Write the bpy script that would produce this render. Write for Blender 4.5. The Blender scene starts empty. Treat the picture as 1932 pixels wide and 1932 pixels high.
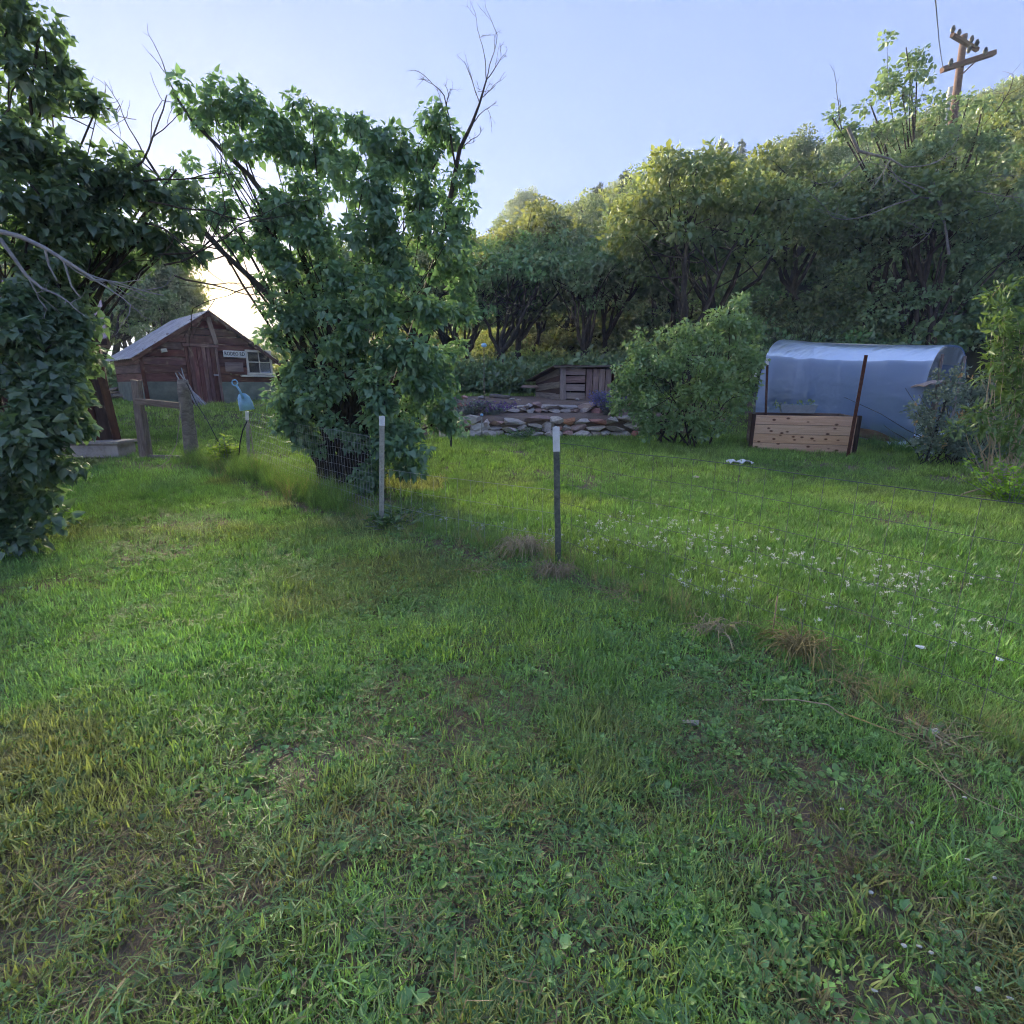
import bpy, bmesh, math, random
import numpy as np
from mathutils import Vector, Matrix

random.seed(7)
rng = np.random.default_rng(7)
scene = bpy.context.scene
COL = scene.collection

# ------------------------------------------------------------------ camera
PITCH = math.radians(14.0)
CAM_H = 1.5
cam_data = bpy.data.cameras.new('camera')
cam_data.sensor_width = 36.0
cam_data.lens = 18.0
cam_data.clip_start = 0.05
cam_data.clip_end = 2000.0
cam = bpy.data.objects.new('camera', cam_data)
COL.objects.link(cam)
cam.location = (0, 0, CAM_H)
cam.rotation_euler = (math.radians(90) - PITCH, 0, 0)
scene.camera = cam

# ------------------------------------------------------------------ sky, sun, exposure
SUN_EL = math.radians(7.4)
SUN_AZ = math.radians(-27.4)            # measured from +Y, negative is to the left
SUN_DIR = Vector((math.sin(SUN_AZ) * math.cos(SUN_EL), math.cos(SUN_AZ) * math.cos(SUN_EL), math.sin(SUN_EL)))
world = bpy.data.worlds.new('World')
scene.world = world
world.use_nodes = True
wt = world.node_tree
wt.nodes.clear()
w_out = wt.nodes.new('ShaderNodeOutputWorld')
w_bg = wt.nodes.new('ShaderNodeBackground')
sky = wt.nodes.new('ShaderNodeTexSky')
sky.sky_type = 'NISHITA'
sky.sun_disc = False
sky.sun_elevation = SUN_EL
sky.sun_rotation = SUN_AZ
sky.altitude = 1800
sky.air_density = 1.2
sky.dust_density = 1.6
sky.ozone_density = 2.6
w_bg.inputs['Strength'].default_value = 0.05
# the bright ring of light air right round the low sun
w_tc = wt.nodes.new('ShaderNodeTexCoord')
w_dot = wt.nodes.new('ShaderNodeVectorMath'); w_dot.operation = 'DOT_PRODUCT'
w_dot.inputs[1].default_value = SUN_DIR
wt.links.new(w_tc.outputs['Generated'], w_dot.inputs[0])
def w_lobe(power, colour, gain):
    c = wt.nodes.new('ShaderNodeMath'); c.operation = 'MAXIMUM'; c.inputs[1].default_value = 0.0
    wt.links.new(w_dot.outputs['Value'], c.inputs[0])
    p = wt.nodes.new('ShaderNodeMath'); p.operation = 'POWER'; p.inputs[1].default_value = power
    wt.links.new(c.outputs[0], p.inputs[0])
    m = wt.nodes.new('ShaderNodeVectorMath'); m.operation = 'SCALE'
    m.inputs[0].default_value = [k * gain for k in colour]
    wt.links.new(p.outputs[0], m.inputs['Scale'])
    return m.outputs[0]
def w_add(a, b):
    m = wt.nodes.new('ShaderNodeVectorMath'); m.operation = 'ADD'
    wt.links.new(a, m.inputs[0]); wt.links.new(b, m.inputs[1])
    return m.outputs[0]
SKY_GAMMA = 0.3
w_gm = wt.nodes.new('ShaderNodeGamma'); w_gm.inputs['Gamma'].default_value = SKY_GAMMA
wt.links.new(sky.outputs[0], w_gm.inputs['Color'])
w_mul = wt.nodes.new('ShaderNodeVectorMath'); w_mul.operation = 'MULTIPLY'
w_mul.inputs[1].default_value = (0.98, 1.12, 1.84)
wt.links.new(w_gm.outputs[0], w_mul.inputs[0])
tot = w_add(w_mul.outputs[0], w_lobe(12000.0, (1.0, 0.86, 0.45), 24.0))
tot = w_add(tot, w_lobe(260.0, (1.0, 0.40, -0.62), 3.2))
tot = w_add(tot, w_lobe(20.0, (1.0, 0.74, 0.50), 0.5))
wt.links.new(tot, w_bg.inputs['Color'])
wt.links.new(w_bg.outputs[0], w_out.inputs['Surface'])

sun_data = bpy.data.lights.new('sun', 'SUN')
sun_data.energy = 4.3
sun_data.angle = math.radians(42)
sun_data.color = (1.0, 0.86, 0.60)
sun = bpy.data.objects.new('sun', sun_data)
COL.objects.link(sun)
sun.location = SUN_DIR * 60
sun.rotation_euler = SUN_DIR.to_track_quat('Z', 'Y').to_euler()

vs = scene.view_settings
scene.display_settings.display_device = 'sRGB'
vs.view_transform = 'Standard'
vs.look = 'None'
vs.exposure = 3.12
vs.gamma = 1.0
vs.use_curve_mapping = False
cy = scene.cycles
cy.use_denoising = True
cy.denoiser = 'OPENIMAGEDENOISE'
cy.max_bounces = 4
cy.diffuse_bounces = 3
cy.glossy_bounces = 2
cy.transmission_bounces = 4
cy.transparent_max_bounces = 10
cy.caustics_reflective = False
cy.caustics_refractive = False
cy.use_adaptive_sampling = True
cy.adaptive_threshold = 0.03
cy.adaptive_min_samples = 24
cy.time_limit = 900
cy.use_light_tree = False
cy.filter_width = 1.1
scene.render.use_persistent_data = False

# ------------------------------------------------------------------ measuring helpers
CP, SP = math.cos(PITCH), math.sin(PITCH)
F0 = 966.0
def ray(u, v):
    xc = (u - F0) / F0; yc = (F0 - v) / F0
    return Vector((xc, CP + yc * SP, -SP + yc * CP))
def at(u, v, Y):
    """the point of the place seen at (u, v) of a 1932-wide view when it stands Y metres ahead"""
    d = ray(u, v)
    return Vector((0, 0, CAM_H)) + d * (Y / d.y)

def sstep(a, b, x):
    t = np.clip((x - a) / (b - a), 0.0, 1.0)
    return t * t * (3 - 2 * t)

def vnoise(x, y, seed=0):
    x = np.asarray(x, float); y = np.asarray(y, float)
    xi = np.floor(x).astype(np.int64); yi = np.floor(y).astype(np.int64)
    fx = x - xi; fy = y - yi
    fx = fx * fx * (3 - 2 * fx); fy = fy * fy * (3 - 2 * fy)
    def h(a, b):
        n = (a * 374761393 + b * 668265263 + seed * 974634777) & 0xffffffff
        n = ((n ^ (n >> 13)) * 1274126177) & 0xffffffff
        n = n ^ (n >> 16)
        return (n & 0xffff) / 65535.0
    a = h(xi, yi); b = h(xi + 1, yi); c = h(xi, yi + 1); d = h(xi + 1, yi + 1)
    return (a * (1 - fx) + b * fx) * (1 - fy) + (c * (1 - fx) + d * fx) * fy
def fbm(x, y, seed=0, octaves=4):
    s = 0; a = 0.5; t = 0
    for k in range(octaves):
        s = s + a * vnoise(x * 2 ** k, y * 2 ** k, seed + 17 * k); t += a; a *= 0.5
    return s / t

WALL_LOW_Y, WALL_UP_Y = 12.25, 13.75
def height(x, y, detail=True):
    x = np.asarray(x, float); y = np.asarray(y, float)
    d = np.clip(y - 5.5, 0, None)
    z = 0.052 * d * d / (d + 1.2)
    z = np.minimum(z, 0.62 + 0.01 * d)
    z = z + 0.42 * sstep(10.0, 15.5, y) * sstep(-3.0, -7.0, x)
    # terraces behind the two dry walls
    wx = sstep(-2.6, -1.7, x) * (1 - sstep(3.6, 4.6, x))
    terr1 = 0.74 + 0.02 * (y - 12.3)
    terr2 = 1.02 + 0.03 * (y - 13.8)
    s1 = sstep(WALL_LOW_Y - 0.02, WALL_LOW_Y + 0.16, y); s2 = sstep(WALL_UP_Y - 0.02, WALL_UP_Y + 0.16, y)
    z = z + wx * (s1 * np.maximum(terr1 - z, 0) * (1 - s2) + s2 * np.maximum(terr2 - z, 0))
    z = z + (1 - wx) * sstep(12.0, 17.0, y) * 0.5 * sstep(-7, -2, x)
    # the wooded hill
    s = 0.8 * x + 0.6 * y - 18.0
    sp = np.log1p(np.exp(np.clip(s / 1.6, -30, 30))) * 1.6
    z = z + np.minimum(0.54 * sp, 19 + 0.06 * sp)
    z = z + 2.2 * sstep(40, 140, y) * (1 - sstep(-10, 20, x))
    if detail:
        z = z + 0.05 * (fbm(x * 0.5, y * 0.5, 3, 3) - 0.5) + 0.035 * (fbm(x * 2.1, y * 2.1, 9, 3) - 0.5) * (y < 30)
    return z
def gz(x, y):
    return float(height(x, y))
def ground_at(u, v):
    d = ray(u, v); t = 0.5; p = None
    while t < 80:
        p = Vector((0, 0, CAM_H)) + d * t
        if p.z <= gz(p.x, p.y):
            break
        t += 0.02
    return Vector((p.x, p.y, gz(p.x, p.y)))

# ------------------------------------------------------------------ object helpers
WORLD = {}
def tag(o, label=None, cat=None, group=None, kind=None):
    if label: o['label'] = label
    if cat: o['category'] = cat
    if group: o['group'] = group
    if kind: o['kind'] = kind
    return o
def place(o, parent, M):
    WORLD[o.name] = M
    if parent is not None:
        o.parent = parent
        o.matrix_basis = WORLD[parent.name].inverted() @ M
    else:
        o.matrix_basis = M
def root(name, label, cat, loc, group=None):
    o = bpy.data.objects.new(name, None)
    o.empty_display_size = 0.2
    COL.objects.link(o)
    place(o, None, Matrix.Translation(Vector(loc)))
    return tag(o, label, cat, group)
def mesh_of(name, V, F, mat=None, smooth=False, attrs=None):
    me = bpy.data.meshes.new(name)
    V = np.asarray(V, dtype=np.float32)
    if isinstance(F, np.ndarray):
        m, k = F.shape
        me.vertices.add(len(V)); me.vertices.foreach_set('co', V.ravel())
        me.loops.add(m * k); me.loops.foreach_set('vertex_index', F.astype(np.int32).ravel())
        me.polygons.add(m); me.polygons.foreach_set('loop_start', np.arange(0, m * k, k, dtype=np.int32))
        me.update(calc_edges=True)
    else:
        me.from_pydata(V.tolist(), [], [list(map(int, f)) for f in F])
        me.update()
    if smooth:
        me.polygons.foreach_set('use_smooth', [True] * len(me.polygons))
    if attrs:
        for k, a in attrs.items():
            at_ = me.attributes.new(k, 'FLOAT', 'POINT')
            at_.data.foreach_set('value', np.asarray(a, dtype=np.float32))
    if mat is not None:
        me.materials.append(mat)
    return me
def put(name, me, parent=None, M=None):
    o = bpy.data.objects.new(name, me)
    COL.objects.link(o)
    place(o, parent, M if M is not None else (WORLD[parent.name].copy() if parent is not None else Matrix.Identity(4)))
    return o
def build(name, V, F, mat, parent=None, M=None, smooth=False, attrs=None):
    """V in world metres when M is None"""
    if M is None:
        if parent is not None:
            M = Matrix.Translation(WORLD[parent.name].translation)
        else:
            M = Matrix.Translation(Vector(np.asarray(V, float).min(0) * 0.5 + np.asarray(V, float).max(0) * 0.5))
        V = np.asarray(V, float) - np.array(M.translation)
    return put(name, mesh_of(name, V, F, mat, smooth, attrs), parent, M)

def frame(p0, p1, up=(0, 0, 1)):
    p0 = Vector(p0); p1 = Vector(p1)
    x = (p1 - p0); L = x.length; x.normalize()
    z = Vector(up) - x * Vector(up).dot(x)
    if z.length < 1e-4:
        z = Vector((0, 1, 0)) - x * x.y
    z.normalize(); y = z.cross(x)
    M = Matrix((( x.x, y.x, z.x, p0.x), (x.y, y.y, z.y, p0.y), (x.z, y.z, z.z, p0.z), (0, 0, 0, 1)))
    return M, L
def bar_geo(L, w, t, c=None, jit=0.0, r=random):
    c = min(w, t) * 0.14 if c is None else c
    a, b = w / 2, t / 2
    sec = [(-a + c, -b), (a - c, -b), (a, -b + c), (a, b - c), (a - c, b), (-a + c, b), (-a, b - c), (-a, -b + c)]
    V = []
    for x in (0, L):
        dy = r.uniform(-jit, jit); dz = r.uniform(-jit, jit); dx = r.uniform(-jit, jit)
        for q, (y, z) in enumerate(sec):
            V.append((x + dx + r.uniform(-jit, jit) * 0.4, y + dy, z + dz))
    F = [(i, (i + 1) % 8, 8 + (i + 1) % 8, 8 + i) for i in range(8)] + [tuple(range(7, -1, -1)), tuple(range(8, 16))]
    return V, F
def bar(name, p0, p1, w, t, mat, parent=None, up=(0, 0, 1), jit=0.0, c=None):
    """a sawn piece from p0 to p1, w wide, t thick along 'up'"""
    M, L = frame(p0, p1, up)
    V, F = bar_geo(L, w, t, c, jit)
    return put(name, mesh_of(name, V, F, mat), parent, M)
def tube_geo(pts, radii, sides=6, cap=True, wob=0.0):
    pts = np.asarray(pts, float); n = len(pts)
    radii = np.broadcast_to(np.asarray(radii, float), (n,))
    T = np.gradient(pts, axis=0); T /= (np.linalg.norm(T, axis=1, keepdims=True) + 1e-9)
    ref = np.array([0.31, 0.17, 0.93]) if abs(T[0][2]) < 0.8 else np.array([0.9, 0.3, 0.1])
    A = np.cross(T, ref); A /= (np.linalg.norm(A, axis=1, keepdims=True) + 1e-9)
    B = np.cross(T, A)
    ang = np.arange(sides) * 2 * np.pi / sides
    V = pts[:, None, :] + radii[:, None, None] * (np.cos(ang)[None, :, None] * A[:, None, :] + np.sin(ang)[None, :, None] * B[:, None, :])
    if wob:
        V = V + rng.normal(0, wob, (n, sides, 1)) * (np.cos(ang)[None, :, None] * A[:, None, :] + np.sin(ang)[None, :, None] * B[:, None, :])
    V = V.reshape(-1, 3)
    F = []
    i = np.arange(n - 1)[:, None]; j = np.arange(sides)[None, :]
    q = np.stack([i * sides + j, i * sides + (j + 1) % sides, (i + 1) * sides + (j + 1) % sides, (i + 1) * sides + j], -1).reshape(-1, 4)
    return V, q
def tubes_geo(lines, sides=5):
    Vs, Fs, off = [], [], 0
    for pts, rad in lines:
        V, F = tube_geo(pts, rad, sides)
        Vs.append(V); Fs.append(F + off); off += len(V)
    return np.concatenate(Vs), np.concatenate(Fs)
def rod(name, pts, radii, mat, parent=None, sides=8, smooth=True, wob=0.0):
    V, F = tube_geo(pts, radii, sides, wob=wob)
    Fl = [tuple(f) for f in F]
    n = len(V)
    Fl.append(tuple(range(sides - 1, -1, -1))); Fl.append(tuple(range(n - sides, n)))
    return build(name, V, Fl, mat, parent, smooth=smooth)
def bez(p0, p1, p2, n=8):
    t = np.linspace(0, 1, n)[:, None]
    p0, p1, p2 = (np.asarray(p, float)[None] for p in (p0, p1, p2))
    return (1 - t) ** 2 * p0 + 2 * t * (1 - t) * p1 + t * t * p2

# ------------------------------------------------------------------ material helpers
def new_mat(name):
    m = bpy.data.materials.new(name)
    m.use_nodes = True
    nt = m.node_tree
    nt.nodes.clear()
    out = nt.nodes.new('ShaderNodeOutputMaterial')
    def n(kind, **kw):
        x = nt.nodes.new('ShaderNode' + kind)
        for k, v in kw.items():
            if k.startswith('i_'):
                x.inputs[k[2:].replace('_', ' ')].default_value = v
            else:
                setattr(x, k, v)
        return x
    def l(a, b):
        nt.links.new(a, b)
    return m, n, l, out
def c4(c):
    return (c[0], c[1], c[2], 1.0)
def ramp(n, stops):
    r = n('ValToRGB')
    e = r.color_ramp.elements
    while len(e) < len(stops):
        e.new(0.5)
    for k, (p, c) in enumerate(stops):
        e[k].position = p; e[k].color = c4(c)
    return r
def mapped(n, l, scale=(1, 1, 1), rand=True):
    tc = n('TexCoord'); mp = n('Mapping')
    mp.inputs['Scale'].default_value = scale
    l(tc.outputs['Object'], mp.inputs['Vector'])
    if rand:
        oi = n('ObjectInfo'); sc = n('VectorMath', operation='SCALE')
        sc.inputs[0].default_value = (37.0, 19.0, 53.0)
        l(oi.outputs['Random'], sc.inputs['Scale'])
        l(sc.outputs[0], mp.inputs['Location'])
    return mp.outputs[0]
def random_shift(n, l, col, hue=0.02, sat=0.2, val=0.35):
    oi = n('ObjectInfo'); hs = n('HueSaturation')
    def rnd(mul, lo, hi):
        a = n('Math', operation='MULTIPLY'); a.inputs[1].default_value = mul
        l(oi.outputs['Random'], a.inputs[0])
        f = n('Math', operation='FRACT'); l(a.outputs[0], f.inputs[0])
        mr = n('MapRange'); mr.inputs['To Min'].default_value = lo; mr.inputs['To Max'].default_value = hi
        l(f.outputs[0], mr.inputs['Value'])
        return mr.outputs[0]
    l(rnd(7.31, 0.5 - hue, 0.5 + hue), hs.inputs['Hue'])
    l(rnd(13.7, 1 - sat, 1 + sat), hs.inputs['Saturation'])
    l(rnd(1.0, 1 - val, 1 + val), hs.inputs['Value'])
    l(col, hs.inputs['Color'])
    return hs.outputs[0]
def bumped(n, l, val, dist, strength=1.0):
    b = n('Bump'); b.inputs['Distance'].default_value = dist; b.inputs['Strength'].default_value = strength
    l(val, b.inputs['Height'])
    return b.outputs[0]
def wood_mat(name, stops, grain=(1.2, 16, 16), rough=0.85, vary=0.3, bump=0.004, knots=None, hue=0.015, sat=0.25):
    m, n, l, out = new_mat(name)
    v = mapped(n, l, grain)
    nz = n('TexNoise'); nz.inputs['Scale'].default_value = 2.2; nz.inputs['Detail'].default_value = 7; nz.inputs['Roughness'].default_value = 0.65
    nz.inputs['Distortion'].default_value = 0.6
    l(v, nz.inputs['Vector'])
    r = ramp(n, stops); l(nz.outputs['Fac'], r.inputs['Fac'])
    col = r.outputs['Color']
    if knots:
        v2 = mapped(n, l, (5.5, 9, 9))
        vo = n('TexVoronoi'); vo.inputs['Scale'].default_value = 1.0; vo.inputs['Randomness'].default_value = 1.0
        l(v2, vo.inputs['Vector'])
        kr = n('MapRange'); kr.inputs['From Min'].default_value = 0.13; kr.inputs['From Max'].default_value = 0.24
        kr.inputs['To Min'].default_value = 1; kr.inputs['To Max'].default_value = 0
        l(vo.outputs['Distance'], kr.inputs['Value'])
        mx = n('MixRGB'); mx.inputs['Color2'].default_value = c4(knots)
        l(kr.outputs[0], mx.inputs['Fac']); l(col, mx.inputs['Color1'])
        col = mx.outputs[0]
    col = random_shift(n, l, col, hue, sat, vary)
    b = n('BsdfPrincipled'); b.inputs['Roughness'].default_value = rough
    b.inputs['Specular IOR Level'].default_value = 0.25
    l(col, b.inputs['Base Color'])
    l(bumped(n, l, nz.outputs['Fac'], bump), b.inputs['Normal'])
    l(b.outputs[0], out.inputs['Surface'])
    return m
def rough_mat(name, stops, scale=6.0, rough=0.9, vary=0.2, hue=0.01, bump=0.01, spec=0.2, metal=0.0, detail=6, sat=0.2, stretch=(1, 1, 1)):
    m, n, l, out = new_mat(name)
    v = mapped(n, l, stretch)
    nz = n('TexNoise'); nz.inputs['Scale'].default_value = scale; nz.inputs['Detail'].default_value = detail; nz.inputs['Roughness'].default_value = 0.62
    l(v, nz.inputs['Vector'])
    r = ramp(n, stops); l(nz.outputs['Fac'], r.inputs['Fac'])
    col = random_shift(n, l, r.outputs['Color'], hue, sat, vary)
    b = n('BsdfPrincipled'); b.inputs['Roughness'].default_value = rough; b.inputs['Metallic'].default_value = metal
    b.inputs['Specular IOR Level'].default_value = spec
    l(col, b.inputs['Base Color'])
    if bump:
        l(bumped(n, l, nz.outputs['Fac'], bump), b.inputs['Normal'])
    l(b.outputs[0], out.inputs['Surface'])
    return m
def leaf_mat(name, dark, mid, light, trans=(0.16, 0.22, 0.03), tfac=0.38, gloss=0.06, hue=0.02, val=0.25, tint=False):
    """leaf blades: reflecting and letting light through; colour varies from leaf to leaf and plant to plant"""
    m, n, l, out = new_mat(name)
    a = n('Attribute', attribute_name='rnd')
    if tint:
        ti = n('Attribute', attribute_name='tint', attribute_type='INSTANCER')
        mr = n('MapRange'); mr.inputs['To Min'].default_value = 0.62; mr.inputs['To Max'].default_value = 1.38
        l(a.outputs['Fac'], mr.inputs['Value'])
        sc = n('VectorMath', operation='SCALE'); l(ti.outputs['Color'], sc.inputs[0]); l(mr.outputs[0], sc.inputs['Scale'])
        col = sc.outputs[0]
        s2 = n('VectorMath', operation='MULTIPLY'); l(col, s2.inputs[0]); s2.inputs[1].default_value = trans
        tcol = s2.outputs[0]
    else:
        r = ramp(n, [(0.0, dark), (0.5, mid), (1.0, light)])
        l(a.outputs['Fac'], r.inputs['Fac'])
        col = random_shift(n, l, r.outputs['Color'], hue, 0.15, val)
        mx = n('MixRGB'); mx.inputs['Fac'].default_value = 0.55
        mx.inputs['Color2'].default_value = c4(trans); l(col, mx.inputs['Color1'])
        tcol = mx.outputs[0]
    d = n('BsdfDiffuse'); l(col, d.inputs['Color'])
    t = n('BsdfTranslucent'); l(tcol, t.inputs['Color'])
    mix = n('MixShader'); mix.inputs['Fac'].default_value = tfac
    l(d.outputs[0], mix.inputs[1]); l(t.outputs[0], mix.inputs[2])
    sh = mix.outputs[0]
    if gloss:
        g = n('BsdfGlossy'); g.inputs['Roughness'].default_value = 0.42; g.inputs['Color'].default_value = (1, 1, 1, 1)
        m2 = n('MixShader'); m2.inputs['Fac'].default_value = gloss
        l(sh, m2.inputs[1]); l(g.outputs[0], m2.inputs[2]); sh = m2.outputs[0]
    l(sh, out.inputs['Surface'])
    return m
def plain_mat(name, col, rough=0.6, metal=0.0, spec=0.4, vary=0.0):
    m, n, l, out = new_mat(name)
    v = mapped(n, l, (1, 1, 1))
    nz = n('TexNoise'); nz.inputs['Scale'].default_value = 14; nz.inputs['Detail'].default_value = 5
    l(v, nz.inputs['Vector'])
    mr = n('MapRange'); mr.inputs['To Min'].default_value = 0.72; mr.inputs['To Max'].default_value = 1.22
    l(nz.outputs['Fac'], mr.inputs['Value'])
    s = n('VectorMath', operation='SCALE'); s.inputs[0].default_value = col; l(mr.outputs[0], s.inputs['Scale'])
    b = n('BsdfPrincipled'); b.inputs['Roughness'].default_value = rough; b.inputs['Metallic'].default_value = metal
    b.inputs['Specular IOR Level'].default_value = spec
    l(s.outputs[0], b.inputs['Base Color'])
    l(b.outputs[0], out.inputs['Surface'])
    return m

# ------------------------------------------------------------------ ground
def soil_material():
    m, n, l, out = new_mat('soil')
    tc = n('TexCoord')
    z = n('Attribute', attribute_name='zone')
    nz = n('TexNoise'); nz.inputs['Scale'].default_value = 3.1; nz.inputs['Detail'].default_value = 9; nz.inputs['Roughness'].default_value = 0.68
    l(tc.outputs['Object'], nz.inputs['Vector'])
    fine = n('TexNoise'); fine.inputs['Scale'].default_value = 55; fine.inputs['Detail'].default_value = 5
    l(tc.outputs['Object'], fine.inputs['Vector'])
    lawn = ramp(n, [(0.25, (0.07, 0.075, 0.03)), (0.5, (0.13, 0.115, 0.055)), (0.75, (0.19, 0.15, 0.09))])
    dirt = ramp(n, [(0.25, (0.14, 0.10, 0.075)), (0.5, (0.23, 0.17, 0.135)), (0.8, (0.33, 0.26, 0.215))])
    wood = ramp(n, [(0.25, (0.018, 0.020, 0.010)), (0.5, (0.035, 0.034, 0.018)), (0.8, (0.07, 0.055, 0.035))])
    mxn = n('Math', operation='MULTIPLY_ADD'); mxn.inputs[1].default_value = 0.55; l(fine.outputs['Fac'], mxn.inputs[0])
    h = n('Math', operation='MULTIPLY'); h.inputs[1].default_value = 0.45; l(nz.outputs['Fac'], h.inputs[0]); l(h.outputs[0], mxn.inputs[2])
    for r in (lawn, dirt, wood):
        l(mxn.outputs[0], r.inputs['Fac'])
    sep = n('SeparateXYZ'); l(z.outputs['Vector'], sep.inputs[0])
    m1 = n('MixRGB'); l(sep.outputs[0], m1.inputs['Fac']); l(lawn.outputs[0], m1.inputs['Color1']); l(dirt.outputs[0], m1.inputs['Color2'])
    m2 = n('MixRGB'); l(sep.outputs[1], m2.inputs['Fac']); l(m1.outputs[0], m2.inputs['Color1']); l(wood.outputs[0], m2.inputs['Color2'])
    b = n('BsdfPrincipled'); b.inputs['Roughness'].default_value = 0.95; b.inputs['Specular IOR Level'].default_value = 0.1
    l(m2.outputs[0], b.inputs['Base Color'])
    l(bumped(n, l, mxn.outputs[0], 0.03), b.inputs['Normal'])
    l(b.outputs[0], out.inputs['Surface'])
    return m
def lines(*segs):
    a = [np.arange(s, e, d) for s, e, d in segs]
    return np.concatenate(a)
gx = np.concatenate([-lines((14, 30, 1.0), (30, 70, 4), (70, 301, 22))[::-1], lines((-13.8, 14, 0.2), (14, 30, 0.8), (30, 70, 3), (70, 301, 22))])
gy = np.concatenate([lines((-60, -6, 9), (-6, 0.5, 0.6), (0.5, 5, 0.12), (5, 12, 0.2), (12, 14.4, 0.05), (14.4, 24, 0.3), (24, 60, 1.2), (60, 140, 5), (140, 420, 28))])
GX, GY = np.meshgrid(gx, gy)
GZ = height(GX, GY)
GV = np.stack([GX, GY, GZ], -1).reshape(-1, 3)
nx, ny = len(gx), len(gy)
ii, jj = np.meshgrid(np.arange(nx - 1), np.arange(ny - 1))
GF = np.stack([jj * nx + ii, jj * nx + ii + 1, (jj + 1) * nx + ii + 1, (jj + 1) * nx + ii], -1).reshape(-1, 4)
def terrace_mask(x, y):
    return sstep(-2.3, -1.6, x) * (1 - sstep(3.6, 4.6, x)) * sstep(12.2, 12.4, y) * (1 - sstep(16.6, 17.6, y))
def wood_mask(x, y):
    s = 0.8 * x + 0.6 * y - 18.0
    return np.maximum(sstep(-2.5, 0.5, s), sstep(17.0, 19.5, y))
def dirt_mask(x, y):
    """bare worn patches in the lawn and along the fence line"""
    e = (y - fence_y(x))
    band = np.exp(-((e + 0.20) / 0.30) ** 2) * (x > -6.0)
    patch = sstep(0.60, 0.70, fbm(x * 0.9 + 4, y * 0.9, 31, 4))
    front = sstep(2.3, 1.2, y) * sstep(0.44, 0.60, fbm(x * 1.7, y * 1.7, 37, 4))
    band = band * sstep(1.5, 2.1, y)
    return np.clip(0.95 * band * sstep(0.32, 0.52, fbm(x * 1.3, y * 1.3, 12, 3)) + 0.75 * patch + 0.62 * front, 0, 1)
FENCE = [(-9.0, 11.0), (-5.84, 9.3), (-4.57, 8.4), (-1.44, 5.44), (0.385, 4.18), (1.57, 2.56), (2.08, 1.84), (2.9, 0.7), (4.0, -1.0)]
def fence_y(x):
    return np.interp(np.asarray(x, float), [p[0] for p in FENCE], [p[1] for p in FENCE])
gme = mesh_of('ground', GV, GF, soil_material(), smooth=True)
za = gme.attributes.new('zone', 'FLOAT_VECTOR', 'POINT')
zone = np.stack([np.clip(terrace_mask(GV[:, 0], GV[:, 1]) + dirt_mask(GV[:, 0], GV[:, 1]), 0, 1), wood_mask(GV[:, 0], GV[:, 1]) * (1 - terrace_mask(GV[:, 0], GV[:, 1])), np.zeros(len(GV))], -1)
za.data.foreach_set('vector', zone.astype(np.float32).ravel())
ground = put('ground', gme)
tag(ground, 'sloping yard ground of thin soil rising into the hillside', 'ground', kind='structure')
del ground['category']

# ------------------------------------------------------------------ foliage tools
LEAF = {}
def _tmpl(kind, V, T):
    LEAF[kind] = (np.array(V, float), np.array(T, int))
_tmpl('heart', [(0, 0.06, 0), (-0.33, 0.0, 0.07), (-0.37, 0.34, 0.10), (-0.20, 0.70, 0.03), (0, 1.05, -0.10), (0.20, 0.70, 0.03), (0.37, 0.34, 0.10), (0.33, 0.0, 0.07), (0, 0.40, -0.01)],
      [(8, 1, 0), (8, 2, 1), (8, 3, 2), (8, 4, 3), (8, 5, 4), (8, 6, 5), (8, 7, 6), (8, 0, 7)])
_tmpl('oval', [(0, 0, 0), (-0.30, 0.48, 0.09), (0, 1, -0.05), (0.30, 0.48, 0.09)], [(0, 2, 1), (0, 3, 2)])
_tmpl('lobed', [(0, 0, 0), (-0.34, 0.35, 0.10), (-0.22, 0.75, 0.05), (0.05, 1, -0.06), (0.34, 0.62, 0.08), (0.28, 0.25, 0.10)], [(0, 2, 1), (0, 3, 2), (0, 4, 3), (0, 5, 4)])
_tmpl('lance', [(0, 0, 0), (-0.10, 0.42, 0.03), (0, 1, -0.10), (0.10, 0.42, 0.03)], [(0, 2, 1), (0, 3, 2)])
_tmpl('willow', [(0, 0, 0), (-0.15, 0.40, 0.05), (0, 1, -0.12), (0.15, 0.40, 0.05)], [(0, 2, 1), (0, 3, 2)])
_tmpl('needle', [(-0.05, 0, 0), (0.05, 0, 0), (0.0, 1, 0)], [(0, 1, 2)])
def unit(a):
    return a / (np.linalg.norm(a, axis=-1, keepdims=True) + 1e-9)
def leaves_geo(C, D, N, S, kind):
    T, tri = LEAF[kind]
    D = unit(D); R = unit(np.cross(D, N)); N = np.cross(R, D)
    V = C[:, None, :] + S[:, None, None] * (T[None, :, 0, None] * R[:, None, :] + T[None, :, 1, None] * D[:, None, :] + T[None, :, 2, None] * N[:, None, :])
    k = len(T)
    F = (np.arange(len(C))[:, None, None] * k + tri[None]).reshape(-1, 3)
    return V.reshape(-1, 3), F, np.repeat(rng.random(len(C)), k)
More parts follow.
